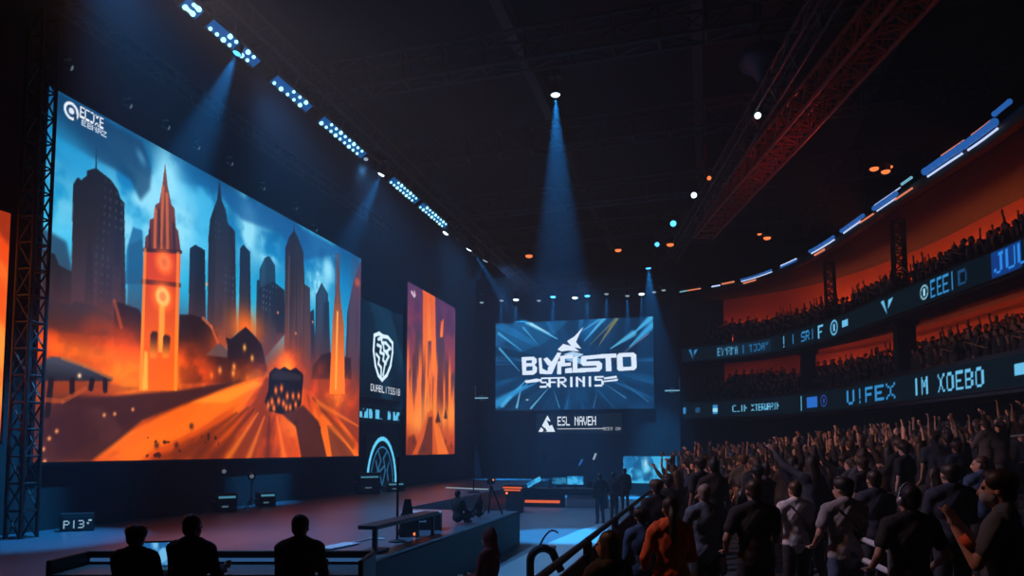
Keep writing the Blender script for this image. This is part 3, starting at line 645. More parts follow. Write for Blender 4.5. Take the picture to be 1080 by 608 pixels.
def vee(s0, s1, col):
    return lambda p: (p.poly([(s0 / p.w, .85), ((s0 * .75 + s1 * .25) / p.w, .85), ((s0 + s1) / 2 / p.w, .1)], col), p.poly([((s0 * .4 + s1 * .6) / p.w, .8), (s1 / p.w, .85), ((s0 * .45 + s1 * .55) / p.w, .35)], col))
up_marks = [vee(0.50, 1.10, B2), tx('EYNRMA', (2.40,3.70,), .22, .78, B1), tx('I', (4.00,4.20,), .22, .78, B2), tx('TODAY', (4.50,5.99,), .25, .75, B2),
  bx((2.40,6.22,), .1, .9, (18, 60, 96), .35),
  tx('!', (7.14,7.61,), .15, .85, B1), tx('I', (7.97,8.45,), .2, .8, B2), tx('SRI', (8.93,10.14,), .2, .8, B2), tx('F', (10.49,11.07,), .12, .88, B1), ring(12.02, .4, B1), bx((12.85,13.46,), .35, .72, B1),
  vee(16.63, 17.64, B1), tx('I', (18.77,18.99,), .15, .85, B2), tx('I', (19.10,19.21,), .05, .95, B1), ring(19.87, .3, (150, 214, 240)), tx('EEEI', (20.29,21.82,), .12, .88, B2), tx('D', (21.99,22.58,), .2, .8, (22, 66, 110)),
  bx((23.72,25.25,), .03, .97, (14, 52, 116)), tx('JUU', (23.87,25.52,), .12, .88, (40, 128, 220))]
lo_marks = [bx((0.00,0.20,), .3, .7, B2), bx((0.90,1.20,), .35, .65, (24, 70, 110)), bx((2.00,2.30,), .2, .8, B2), bx((2.00,2.30,), .35, .6, (140, 210, 240)),
  tx('CLIN XTERWARIN', (3.30,6.79,), .3, .7, B1), tx('I', (8.57,9.05,), .1, .9, B1), bx((9.30,10.25,), .2, .8, (34, 100, 190)), ring(10.84, .32, (40, 70, 150)),
  tx('U!FEX', (13.09,17.53,), .15, .8, B2), tx('IM XOEBO', (18.88,23.11,), .12, .82, B1), bx((24.60,25.43,), .35, .7, B1)]
ribbon(8.36, .85, up_marks, 'curved sign ribbon with blue lettering along the upper balcony')
ribbon(4.95, .95, lo_marks, 'curved sign ribbon with blue lettering along the lower balcony')

# slim lattice towers standing at the balconies
def lattice(mb, p, q, w, bays, r=.04, rl=.022, up=(0, 0, 1)):
    pass
def truss(name, p, q, w, h, m, bays, label, cat='truss', group=None, r=.035, rl=.02, cap=True):
    """box truss from p to q: four chords as parts, one part of lacing"""
    p = V(p); q = V(q); d = (q - p); L = d.length; d.normalize()
    side = d.cross(V((0, 0, 1)))
    if side.length < .1: side = V((1, 0, 0))
    side.normalize(); upv = side.cross(d).normalized()
    root = empty(name, p, 0, label, cat, group)
    cs = [(-w / 2, -h / 2), (w / 2, -h / 2), (w / 2, h / 2), (-w / 2, h / 2)]
    pt = lambda i, t: side * cs[i % 4][0] + upv * cs[i % 4][1] + d * t
    for i in range(4):
        mb = MB(); mb.tube(pt(i, 0), pt(i, L), r, n=8); mb.build('chord', m, root)
    mb = MB()
    for k in range(bays):
        a, b = L * k / bays, L * (k + 1) / bays
        for i in range(4):
            mb.tube(pt(i, a), pt(i + 1, b) if k % 2 == 0 else pt(i + 1, a) , rl, n=6) if k % 2 == 0 else mb.tube(pt(i + 1, a), pt(i, b), rl, n=6)
            mb.tube(pt(i, a), pt(i + 1, a), rl, n=6)
    for i in range(4): mb.tube(pt(i, L), pt(i + 1, L), rl, n=6)
    mb.build('lacing', m, root)
    return root
for s, z0, z1, lab in ((10.61, 8.3, 12.2, 'dark lattice tower on the upper balcony farther from the camera'), (16.96, 8.3, 12.2, 'dark lattice tower on the upper balcony nearer to the camera')):
    c, _ = cv(s, .55); truss('lattice_tower', (c[0], c[1], z0 - .15), (c[0], c[1], z1 - .25), .42, .42, M['black'], 9, lab, 'tower', r=.05, rl=.03)
for s, lab in ((8.21, 'dark pillar on the lower balcony farther from the camera'), (16.85, 'dark pillar on the lower balcony nearer to the camera')):
    c, _ = cv(s, .72); mb = MB(); mb.box((0, 0, 1.5), (.7, .7, 3.0), bev=.03); mb.box((0, 0, .1), (.9, .9, .2), bev=.02); mb.box((0, 0, 2.85), (.9, .9, .2), bev=.02)
    o = mb.build('pillar', M['black']); o.location = (c[0], c[1], 4.85); tag(o, lab, 'pillar', kind='structure')

# ------------------------------------------------------------------ roof steel
for i, y in enumerate((9, 15, 21.5, 28, 35, 41)):
    nm = ['nearest the camera', 'over the front of the stage', 'carrying the single blue spotlight', 'over the middle of the hall', 'over the rear stage', 'nearest the end wall'][i]
    truss('roof_truss', (-13.3, y, 14.9), (16.5, y, 15.6), .7, 1.0, M['steel'], 22, 'dark steel roof truss spanning the hall, ' + nm, 'truss', r=.06, rl=.035)
for x, lab in ((-6.0, 'dark ceiling beam running lengthwise above the stage'), (0.0, 'dark ceiling beam running lengthwise above the barrier'), (6.5, 'dark ceiling beam running lengthwise above the crowd')):
    mb = MB(); mb.box((0, 0, .3), (.35, 56, .04)); mb.box((0, 0, -.3), (.35, 56, .04)); mb.box((0, 0, 0), (.06, 56, .6))
    o = mb.build('ceiling_beam', M['steel']); o.location = (x, 22, 16.7); tag(o, lab, 'beam', kind='structure')

# red truss hanging over the crowd, and the dark one beside it
RT0, RT1 = (5.12,17.41,13.40), (0.14,36.72,13.40)
truss('box_truss', RT0, RT1, .95, .8, M['red'], 34, 'red box truss hanging diagonally over the crowd', 'truss', r=.06, rl=.035)
d = (V(RT1) - V(RT0)).normalized()
mb = MB(); mb.box((0, 0, 0), (1.25, .5, 1.0), bev=.03); mb.box((0, .3, 0), (1.0, .1, .8)); mb.tube((0, 0, .5), (0, 0, 2.2), .03); o = mb.build('truss_end_block', M['brown']); o.location = V(RT1) + d * .36; o.rotation_euler = (0, 0, math.atan2(d.y, d.x) - PI / 2); tag(o, 'dark red block closing the far end of the red truss', 'block')
truss('hanging_truss', (3.24,15.72,13.00), (-2.78,46.41,13.00), .5, .5, M['steel'], 34, 'dark lighting truss hanging left of the red truss', 'truss', r=.04, rl=.022)
for k, (a, lab) in enumerate(((((3.15,23.83,13.40)), 'upper'), (((0.81,29.91,13.40)), 'lower'))):
    mb = MB(); mb.path([(0, 0, 0), (-.05, .1, .5), (.04, .15, 1.0), (0, .2, 1.4)], .03); o = mb.build('cable_loop', M['red']); o.location = V(a) + V((-.6, 0, .2)); tag(o, 'red cable loop rising from the ' + lab + ' part of the red truss', 'cable')
# left truss tower beside the big LED wall
truss('truss_tower', (-12.7, 11.3, .9), (-12.7, 11.3, 11.3), .36, .36, M['black'], 20, 'dark truss tower at the near edge of the huge LED wall', 'tower', r=.035, rl=.02)
truss('hanging_truss', (-9.7, 5.0, 12.05), (-9.7, 41.9, 12.05), .5, .5, M['steel'], 60, 'long dark lighting truss above the stage carrying the blue light bars', 'truss', r=.035, rl=.018)
truss('hanging_truss', (-9.4, 41.2, 11.9), (-1.5, 41.2, 11.9), .4, .4, M['steel'], 16, 'dark lighting truss over the wide blue screen', 'truss', r=.03, rl=.018)

# ------------------------------------------------------------------ lamps
E_lamp = emit('lamp_cyan_white', (.36, .86, 1.0), 1.9)
E_bloom = emit('bloom_blue', (.0, .12, .46), .62)
E_white = emit('lamp_white', (.62, .88, 1.0), 3.0)
E_blue = emit('lamp_blue', (.06, .42, .95), 3.0)
E_dim = emit('lamp_pale', (.5, .72, .9), .55)
E_faint = emit('lamp_faint', (.4, .55, .7), .22)
E_orange = emit('lamp_orange', (1.0, .22, .06), 1.3)
E_tubeb = emit('tube_blue', (.02, .12, .45), .9)
E_tubew = emit('tube_white', (.45, .6, .95), 1.3)
E_tubeo = emit('tube_orange', (1.0, .3, .16), 0.75)
E_tubec = emit('tube_cyan', (.2, .55, .75), .8)

def lamp_light(kind, loc, aim, power, col, size=.1, cone=20, blend=.3, parent=None, name='spot_lamp'):
    d = bpy.data.lights.new(name, kind); d.energy = power; d.color = col
    if kind == 'SPOT':
        d.spot_size = math.radians(cone); d.spot_blend = blend; d.shadow_soft_size = size
    o = bpy.data.objects.new(name, d); COL.objects.link(o); o.location = loc
    o.rotation_euler = V(aim).to_track_quat('-Z', 'Y').to_euler()
    return o

XT = -9.7
bars = [[(-9.70,11.63,11.51),(-9.70,12.16,11.50)], [(-9.70,12.39,11.52),(-9.70,14.11,11.54)], [(-9.70,14.72,11.47),(-9.70,16.39,11.57)], [(-9.70,16.93,11.43),(-9.70,19.51,11.35)], [(-9.70,21.42,11.29),(-9.70,23.70,11.29)], [(-9.70,23.97,11.24),(-9.70,26.76,11.11)]]
names = ['first', 'second', 'third', 'fourth', 'fifth', 'farthest']
for i, (a, b) in enumerate(bars):
    y0, y1 = a[1], b[1]; L = y1 - y0; yc = (y0 + y1) / 2; z = 11.36 + .0 * i
    R = Matrix.Rotation(math.radians(-34), 3, 'Y')      # face looks down and towards the hall
    r = empty('hanging_light_bar', (XT, yc, z), 0, 'blue LED light bar hanging over the stage, %s from the camera' % names[i], 'stage light', 'blue light bars')
    T = lambda p: tuple(R @ V(p))
    mb = MB(); mb.box(T((0, 0, .06)), (.34, L, .12), rot=R, bev=.02); mb.build('housing', M['black'], r)
    mb = MB(); mb.box(T((0, 0, -.012)), (.23, L - .08, .03), rot=R, bev=.012); mb.build('lens', E_bloom, r)  # glowing strip imitating the blue bloom around the lamps, not a lens
    n = (4, 7, 5, 9, 8, 9)[i]
    for row in ((-1, 1) if i < 4 else (-1, 1)):
        for k in range(n):
            if row == 1 and (k < 2 and i in (1, 2) or k < 1): continue
            rr = .05 * (1.15 if (k + i) % 3 == 0 else .85)
            mb = MB(); mb.ball(T((row * .075, -L / 2 + .12 + (L - .24) * (k + (.25 if row == 1 else 0)) / n, -.035)), (rr, rr, rr), 10, 8); mb.build('lamp', E_lamp, r, smooth=True)
    for yy in (-L * .3, L * .3):
        mb = MB(); mb.tube((0, yy, .1), (0, yy, .52), .025); mb.box((0, yy, .5), (.12, .06, .06)); mb.build('clamp', M['steel'], r)

def moving_head(loc, aim, lens, label, r=.09, power=0, cone=14, col=(.1, .45, 1), group=None, drop=.42, blend=.4, cat='stage light'):
    """yoke-mounted spotlight hung from above; loc is the lens"""
    a = V(aim).normalized(); k = r / .09
    rt = empty('hanging_spotlight', loc, 0, label, cat, group)
    q = frame(a)
    mb = MB(); mb.lathe([(.075 * k, .26 * k), (.1 * k, .22 * k), (.105 * k, .04 * k), (.12 * k, .0)], 18, q.to_4x4()); mb.build('head', M['black'], rt, smooth=False); hd = COL.objects[-1]
    mb = MB(); mb.lathe([(.085 * k, .006 * k), (.1 * k, -.006 * k), (.07 * k, -.03 * k), (.02 * k, -.04 * k)], 16, q.to_4x4()); mb.build('lens', lens, hd, smooth=True)
    c = q @ V((0, 0, .14 * k)); sx = q @ V((1, 0, 0)); sx.z = 0; sx = sx.normalized() if sx.length > .1 else V((1, 0, 0))
    top = c.z + .24 * k
    mb = MB()
    for s in (-1, 1): mb.tube(c + sx * s * .13 * k, V((c.x, c.y, 0)) + sx * s * .13 * k + V((0, 0, top)), .022 * k, n=8)
    mb.tube(V((c.x, c.y, top)) - sx * .15 * k, V((c.x, c.y, top)) + sx * .15 * k, .025 * k, n=8); mb.build('yoke', M['black'], rt)
    mb = MB(); mb.box((c.x, c.y, top + .06 * k), (.26 * k, .2 * k, .1 * k), bev=.015 * k); mb.tube((c.x, c.y, top + .1 * k), (c.x, c.y, max(drop, top + .2 * k)), .02 * k, n=8); mb.build('base', M['black'], rt)
    if power:
        o = lamp_light('SPOT', V(loc) + a * .06 * k, a, power, col, .05, cone, blend)
        o.name = 'spot_lamp'; o.parent = rt; o.location = a * .06 * k
    return rt

DN = (0, 0, -1)
CB = (.02, .36, .92)
moving_head((-4.33,21.85,13.70), (.02, .0, -1), E_white, 'single bright blue-white spotlight with a wide beam under the roof truss', r=.13, power=36000, cone=20, col=CB, drop=.8, blend=.6)
# lights along the stage truss
moving_head((-9.70,13.35,11.21), (-.27, -.22, -1), E_blue, 'spotlight throwing a blue beam down-left from the second light bar', r=.08, power=14000, cone=26, col=CB, drop=.5, blend=.7)
moving_head((-9.70,20.71,11.24), (-.42, -.05, -.9), E_white, 'spotlight with a blue beam over the right end of the huge LED wall', r=.1, power=12000, cone=24, col=CB, drop=.6, blend=.7)
moving_head((-9.70,19.63,11.31), (.2, -.4, -.9), E_dim, 'tiny pale light just past the fourth light bar', r=.06, drop=.6)
moving_head((-9.70,28.26,11.31), (-.1, .95, -.2), E_blue, 'first of three heads throwing the long beam to the rear', r=.09, drop=.55)
moving_head((-9.70,29.65,11.24), (-.6, .2, -.9), E_white, 'white-lit head past the last light bar with a faint beam', r=.13, power=9000, cone=14, col=CB, drop=.55, blend=.7)
bs = V((-9.70,30.33,11.26)); moving_head(tuple(bs), V((-10.45,42.00,9.83)) - bs, E_blue, 'head throwing the long narrow beam to the rear screen', r=.08, power=110000, cone=6, col=CB, drop=.55, blend=.8)
moving_head((-9.70,32.07,11.35), (-.5, .1, -.9), E_dim, 'pale-lit head at the rear end of the stage truss', r=.13, power=9000, cone=14, col=CB, drop=.5, blend=.7)
moving_head((-9.70,26.65,11.08), (-.5, -.2, -.9), E_white, 'white-lit head at the rear end of the farthest light bar', r=.11, power=3500, cone=14, col=CB, drop=.5, blend=.7)
# row over the wide blue screen
row = [(-12.63,41.20,11.28),(-11.40,41.20,11.33),(-10.53,41.20,11.34),(-9.16,41.20,11.21),(-8.32,41.20,11.39),(-7.04,41.20,11.27),(-6.32,41.20,11.34),(-5.23,41.20,11.39),(-4.05,41.20,11.22),(-3.26,41.20,11.28),(-2.57,41.20,11.35),(-2.05,41.20,11.43)]
cols = [E_dim, E_dim, E_white, E_dim, E_blue, E_white, E_blue, E_dim, E_dim, E_white, E_dim, E_dim]
ords = ['leftmost', 'second from left', 'third from left', 'fourth from left', 'fifth from left, blue', 'sixth from left', 'seventh from left, blue', 'eighth from left', 'fourth from right', 'third from right', 'second from right', 'rightmost']
for i, p in enumerate(row):
    pw = {1: 12000, 2: 16000, 4: 24000, 6: 18000, 7: 13000, 8: 16000, 9: 13000}.get(i, 0)
    moving_head((p[0], 41.0, p[2]), (0, -.12, -1), cols[i], 'small light in the row over the wide blue screen, ' + ords[i], r=.15 if cols[i] is E_blue or cols[i] is E_white else .11, power=pw, cone=17, col=CB, drop=max(.4, 11.75 - p[2]), group='lights over the rear screen', blend=.8)
moving_head((-2.77,39.67,12.40), (.05, .1, -1), E_blue, 'blue spotlight with a hazy cone right of the rear screen', r=.14, power=22000, cone=30, col=CB, drop=.8, blend=.7)
# lights on the trusses right of the middle
for p, l, lab, r, ln in (((1.72,22.50,12.60), E_white, 'bright white light beside the red truss', .085, 'w'), ((0.34,27.39,12.60), E_orange, 'small warm light beside the lower red truss', .07, 'o'), ((-0.23,29.12,12.60), E_white, 'pale light at the lower end of the dark lighting truss', .1, 'w'),
                         ((-1.17,32.64,12.60), E_blue, 'cyan light at the lower end of the dark lighting truss', .12, 'b'), ((-2.07,35.83,12.60), E_blue, 'dim blue light at the foot of the dark lighting truss', .1, 'b')):
    moving_head(p, V((0, 0, 2)) - V(p), l, lab, r=r, drop=.5)
def can_lamp(loc, label, r=.2, group=None):
    rt = empty('hanging_lamp', loc, 0, label, 'lamp', group); k = r / .2
    mb = MB(); mb.lathe([(.16 * k, .35 * k), (.2 * k, .3 * k), (.22 * k, .0), (.2 * k, .02 * k)], 18); mb.build('shade', M['black'], rt)
    mb = MB(); mb.ball((0, 0, -.01 * k), (.19 * k, .19 * k, .1 * k), 14, 8); mb.build('bulb', E_orange, rt, smooth=True)
    mb = MB(); mb.tube((0, 0, .3 * k), (0, 0, 16.9 - loc[2]), .018); mb.build('hanger', M['steel'], rt)
for p, lab, r in (((6.01,27.82,12.56), 'orange lamp, left of the pair high over the crowd', .16), ((6.06,26.43,11.93), 'lower orange lamp of the pair high over the crowd', .15), ((6.73,28.82,12.93), 'upper right orange lamp of the group high over the crowd', .13),
                  ((2.90,34.29,12.12), 'orange lamp near the lower end of the red truss', .17), ((2.57,34.19,12.29), 'dim orange lamp beside another below the red truss', .1), ((-8.65,36.40,12.63), 'orange lamp left of the hall centre high up', .2), ((-4.16,37.56,12.93), 'orange lamp right of the hall centre high up', .18), ((-1.53,38.23,13.22), 'orange lamp beside the dark lighting truss', .2)):
    can_lamp(p, lab, r)
# small dim fittings along the top edge of the huge LED wall
for k, p in enumerate([(-12.30,11.62,10.33),(-12.30,13.21,10.27),(-12.30,14.41,10.30),(-12.30,15.50,10.25),(-12.30,16.85,10.35),(-12.30,18.37,10.20),(-12.30,20.12,10.17),(-12.30,21.36,9.84)]):
    o = moving_head(p, (.7, .5, -.35), E_faint, 'tiny lamp above the top edge of the huge LED wall, %s from the near end' % ['first', 'second', 'third', 'fourth', 'fifth', 'sixth', 'seventh', 'eighth'][k], r=.05, drop=.5, group='wall wash lamps')
truss('hanging_truss', (-12.3, 11.2, 11.55), (-12.3, 27.0, 11.55), .3, .3, M['black'], 30, 'black truss right above the huge LED wall', 'truss', r=.025, rl=.014)
# hanging horn loudspeaker
p = (1.86,22.46,14.33)
r = empty('hanging_loudspeaker', p, 0, 'dark blue bell-shaped loudspeaker hanging left of the red truss', 'loudspeaker')
mb = MB(); mb.lathe([(.12, -.75), (.2, -.6), (.3, -.45), (.62, -.2), (.7, 0), (.66, .2), (.4, .34), (.1, .38)], 28); mb.build('horn', mat('blue_lacquer', (.02, .04, .075), .4), r, smooth=True)
mb = MB(); mb.lathe([(.1, -.95), (.13, -.9), (.13, -.7), (.1, -.66)], 16); mb.build('driver', M['black'], r)
mb = MB(); mb.tube((0, 0, .35), (0, 0, 16.9 - p[2]), .03); mb.build('hanger', M['steel'], r)

# light ring above the upper balcony
o = sweep('ring_beam', [(-.1, 12.02), (-.1, 12.28), (-.45, 12.4), (-.55, 12.2), (-.45, 12.0)], M['black']); tag(o, 'dark curved beam carrying LED tubes above the upper balcony', 'beam')
tubes = [((0.30,0.70,), 0, 'c', .04), ((0.80,1.60,), 0, 'o', .04), ((2.40,2.90,), 0, 'w', .04), ((3.10,3.90,), .05, 'o', .05), ((4.50,7.14,), .07, 'b', .05), ((4.50,7.14,), -.03, 'w', .03), ((4.71,5.66,), -.17, 'o', .05),
  ((8.09,9.54,), .08, 'w', .04), ((8.09,9.54,), 0, 'b', .05), ((10.96,13.46,), .1, 'b', .07), ((11.07,13.46,), -.03, 'w', .035), ((11.43,12.37,), -.2, 'o', .05), ((14.42,16.52,), .1, 'b', .08), ((14.54,16.18,), -.03, 'w', .035), ((16.18,17.30,), -.08, 'o', .035),
  ((17.41,19.43,), .24, 'w', .02), ((17.53,19.21,), .08, 'b', .09), ((17.64,19.10,), -.06, 'w', .03), ((19.10,20.29,), -.1, 'o', .035), ((19.65,20.29,), .3, 'c', .05), ((21.37,23.31,), .12, 'b', .12), ((21.37,23.31,), -.06, 'w', .035), ((22.23,23.42,), .33, 'o', .03),
  ((23.57,25.25,), .12, 'b', .12), ((23.67,25.25,), -.07, 'w', .035), ((23.87,24.91,), .33, 'o', .03), ((25.25,26.00,), .4, 'b', .08)]
tm = {'c': (E_tubec, 'cyan'), 'o': (E_tubeo, 'orange'), 'w': (E_tubew, 'white'), 'b': (E_tubeb, 'blue')}
cnt = {}
for (s0, s1), dz, c, rad in tubes:
    cnt[c] = cnt.get(c, 0) + 1
    pts = []
    for s in np.linspace(min(s0, s1), max(s0, s1), 6):
        q, nn = cv(s, -.58 - rad); pts.append((q[0], q[1], 12.22 + dz))
    c0 = V(pts[3]); mb = MB(); mb.path([V(q) - c0 for q in pts], rad, 10)
    for q in (pts[0], pts[-1]): mb.ball(V(q) - c0, (rad * 1.15,) * 3, 8, 6)
    num = ['first', 'second', 'third', 'fourth', 'fifth', 'sixth', 'seventh', 'eighth', 'ninth', 'tenth', 'eleventh'][cnt[c] - 1]
    o = mb.build('led_tube', tm[c][0], smooth=True); o.location = c0
    tag(o, '%s LED tube on the curved ring beam, %s %s one from its far end' % (tm[c][1], num, tm[c][1]), 'led tube', '%s tubes on the ring beam' % tm[c][1])
# bracket fittings left and right of the wide blue screen
for p, lab, sg in (((-12.92,42.00,5.68), 'small lit bracket lamp left of the wide blue screen', 1), ((-1.70,42.00,5.90), 'small lit bracket lamp right of the wide blue screen', -1)):
    rt = empty('mounted_lamp', (p[0], 42.0, p[2]), 0, lab, 'lamp')
    mb = MB(); mb.box((0, 0, 0), (.85, .1, .1), bev=.02); mb.box((-.4 * sg, 0, .35), (.07, .07, .8)); mb.box((0.0, .08, 0), (.3, .3, .3)); mb.build('bracket', M['alu'], rt)
    mb = MB(); mb.tube((-.4, -.07, -.02), (.4, -.07, -.02), .035); mb.build('tube', E_tubec, rt)

# wash and room lights, plus added fill lights without fixtures
for y, pw in ((9.5, 900), (14, 900), (19, 900), (26, 900), (34, 800)):
    lamp_light('SPOT', (XT, y, 11.2), (.34, .15, -1), pw * 4.2, (.13, .45, 1.0), .25, 60, 1.0, name='stage_wash_lamp')
lamp_light('SPOT', (-6, 36, 11.5), (.3, -.35, -1), 1600, (.15, .45, 1.0), .25, 70, 1.0, name='stage_wash_lamp')
o = lamp_light('AREA', (-1.66, 17.5, .5), (-1, 0, -.62), 105, (.05, .42, 1.0), name='pool_wash_lamp'); o.data.shape = 'RECTANGLE'; o.data.size = 19; o.data.size_y = .12  # area light with no fixture, for the blue pool on the floor
o.rotation_euler = (Matrix.Rotation(PI / 2, 3, 'Z') @ Matrix.Rotation(math.radians(-32), 3, 'X') @ Matrix.Rotation(0, 3, 'Z')).to_euler()
o.rotation_euler = Matrix((V((0, 1, 0)), V((-1, 0, .5)).normalized(), V((.5, 0, 1)).normalized())).transposed().to_euler()
a = V((-9.02,12.08,0.90)); lamp_light('SPOT', (-9.0, 7.5, 11.6), a - V((-9.0, 7.5, 11.6)), 3600, (1.0, .2, .12), .2, 17, .9, name='reflection_fill_light')  # added red spot imitating the screen's reflection on the stage floor
for y, dx, dy, pw, c in ((6, 1, -.02, 1800, (1.0, .42, .22)), (8, 1, .42, 2500, (1.0, .46, .32)), (9.5, 1, .9, 3800, (1.0, .52, .44)), (7, 1, .3, 2400, (.2, .45, 1.0)), (33, 1, -.5, 3000, (.2, .45, 1.0))):
    lamp_light('SPOT', (-9.5, y, 11.3), (dx, dy, -.72), pw, c, .25, 46, .8, name='crowd_fill_light')  # unseen fill spots added to brighten the crowd
for a in ((8.2, 24, 11.8), (6.6, 33, 11.8)):
    d = V(((RT0[0] + RT1[0]) / 2, (RT0[1] + RT1[1]) / 2, 13.4)) - V(a)
    lamp_light('SPOT', a, d, 420, (1.0, .10, .04), .15, 60, 1.0, name='truss_wash_lamp')
n = 11
for k in range(n):
    s = SMAX * (k + .5) / n * .86
    for zz, pw in ((9.4, 330), (6.15, 100)):
        q, nn = cv(s, 4.25)
        o = lamp_light('AREA', (q[0], q[1], zz), (nn[0] * .75, nn[1] * .75, .66), pw * (.25 if k < 1 else 1), (1.0, .16, .04), name='balcony_uplight')
        o.data.shape = 'RECTANGLE'; o.data.size = 4.2; o.data.size_y = .15

# ------------------------------------------------------------------ people
def rot_x(a): return Matrix.Rotation(a, 3, 'X')
def rot_z(a): return Matrix.Rotation(a, 3, 'Z')

def add_caps(mb, p, q, r0, r1, n=12):
    mb.tube(p, q, r0, r1, n); mb.ball(p, (r0,) * 3, n, 8); mb.ball(q, (r1,) * 3, n, 8)

WORK = bpy.data.scenes.new('work')
def solid(pieces, voxel, smooth=4, name='part', wr=0.0, seed=0, keep=None):
    """fuse pieces into one continuous surface, relax it, add cloth folds"""
    mb = MB()
    for p in pieces:
        if p[0] == 'c': add_caps(mb, *p[1:])
        else: mb.ball(p[1], p[2], 18, 12, p[3] if len(p) > 3 else None)
    me = bpy.data.meshes.new(name); mb.bm.to_mesh(me); mb.bm.free()
    o = bpy.data.objects.new('work', me); WORK.collection.objects.link(o)
    md = o.modifiers.new('r', 'REMESH'); md.mode = 'VOXEL'; md.voxel_size = voxel
    if smooth:
        sm = o.modifiers.new('s', 'SMOOTH'); sm.iterations = smooth; sm.factor = .5
    with bpy.context.temp_override(scene=WORK, view_layer=WORK.view_layers[0]):
        dg = bpy.context.evaluated_depsgraph_get()
    out = bpy.data.meshes.new_from_object(o.evaluated_get(dg)); out.name = name
    bpy.data.objects.remove(o); bpy.data.meshes.remove(me)
    if wr:
        n = len(out.vertices); co = np.zeros(n * 3, 'f4'); no = np.zeros(n * 3, 'f4')
        out.vertices.foreach_get('co', co); out.vertices.foreach_get('normal', no)
        co = co.reshape(-1, 3); no = no.reshape(-1, 3)
        a = vnoise(co[:, 0] * 14 + co[:, 2] * 9 + seed, co[:, 2] * 7 + co[:, 1] * 12) + .5 * vnoise(co[:, 0] * 30 - co[:, 2] * 22, co[:, 1] * 26 + seed)
        co = co + no * ((a - .45) * wr)[:, None]; out.vertices.foreach_set('co', co.reshape(-1))
    out.polygons.foreach_set('use_smooth', [True] * len(out.polygons)); out.update()
    return out

ARM = {  # elbow direction, wrist direction for the right side (+x); mirrored for the left
 'down': ((.16, -.06, -1), (.04, .22, -1)), 'up': ((.35, .25, .9), (-.1, .12, 1)), 'upwide': ((.75, .2, .65), (.3, .15, 1)), 'clap': ((.18, .45, -.85), (-.62, .75, .35)),
 'hip': ((.35, -.15, -.9), (-.12, .75, -.45)), 'phone': ((.2, .65, -.3), (-.45, .5, .7)), 'front': ((.14, .2, -1), (-.25, .9, -.1)), 'lap': ((.16, .25, -.9), (-.15, .9, -.2)), 'desk': ((.1, .38, -.85), (-.2, .95, .22)), 'point': ((.5, .6, .5), (.25, .5, .8)), 'headset': ((.6, .3, -.35), (-.55, .1, 1))}

def hand(P, w, d, side, curl, fr, hs=1.0):
    d = V(d).normalized(); s = d.cross(V((0, 1, .15))); s = s.normalized() if s.length > .15 else V((1, 0, 0)); n = s.cross(d).normalized()
    if n.y < 0: n = -n
    Rm = Matrix((s, n, d)).transposed()
    P.append(('e', w + d * .045 * hs, (.04 * hs, .017 * hs, .052 * hs), Rm))
    for i, L in enumerate((.066, .076, .071, .056)):
        b = w + d * .085 * hs + s * (i - 1.5) * .0215 * hs
        k = (d * math.cos(curl) + n * math.sin(curl)).normalized(); k2 = (d * math.cos(curl * 2.1) + n * math.sin(curl * 2.1)).normalized()
        m = b + (k + s * (i - 1.5) * .08) * L * .55 * hs
        P.append(('c', b, m, fr * 1.1, fr, 8)); P.append(('c', m, m + k2 * L * .5 * hs, fr, fr * .85, 8))
    t0 = w + d * .02 * hs - s * side * .03 * hs; t1 = t0 + (d * .6 - s * side * .75 + n * .3).normalized() * .042 * hs
    P.append(('c', t0, t1, fr * 1.35, fr * 1.15, 8)); P.append(('c', t1, t1 + (d * .9 - s * side * .35 + n * .3).normalized() * .032 * hs, fr * 1.15, fr, 8))

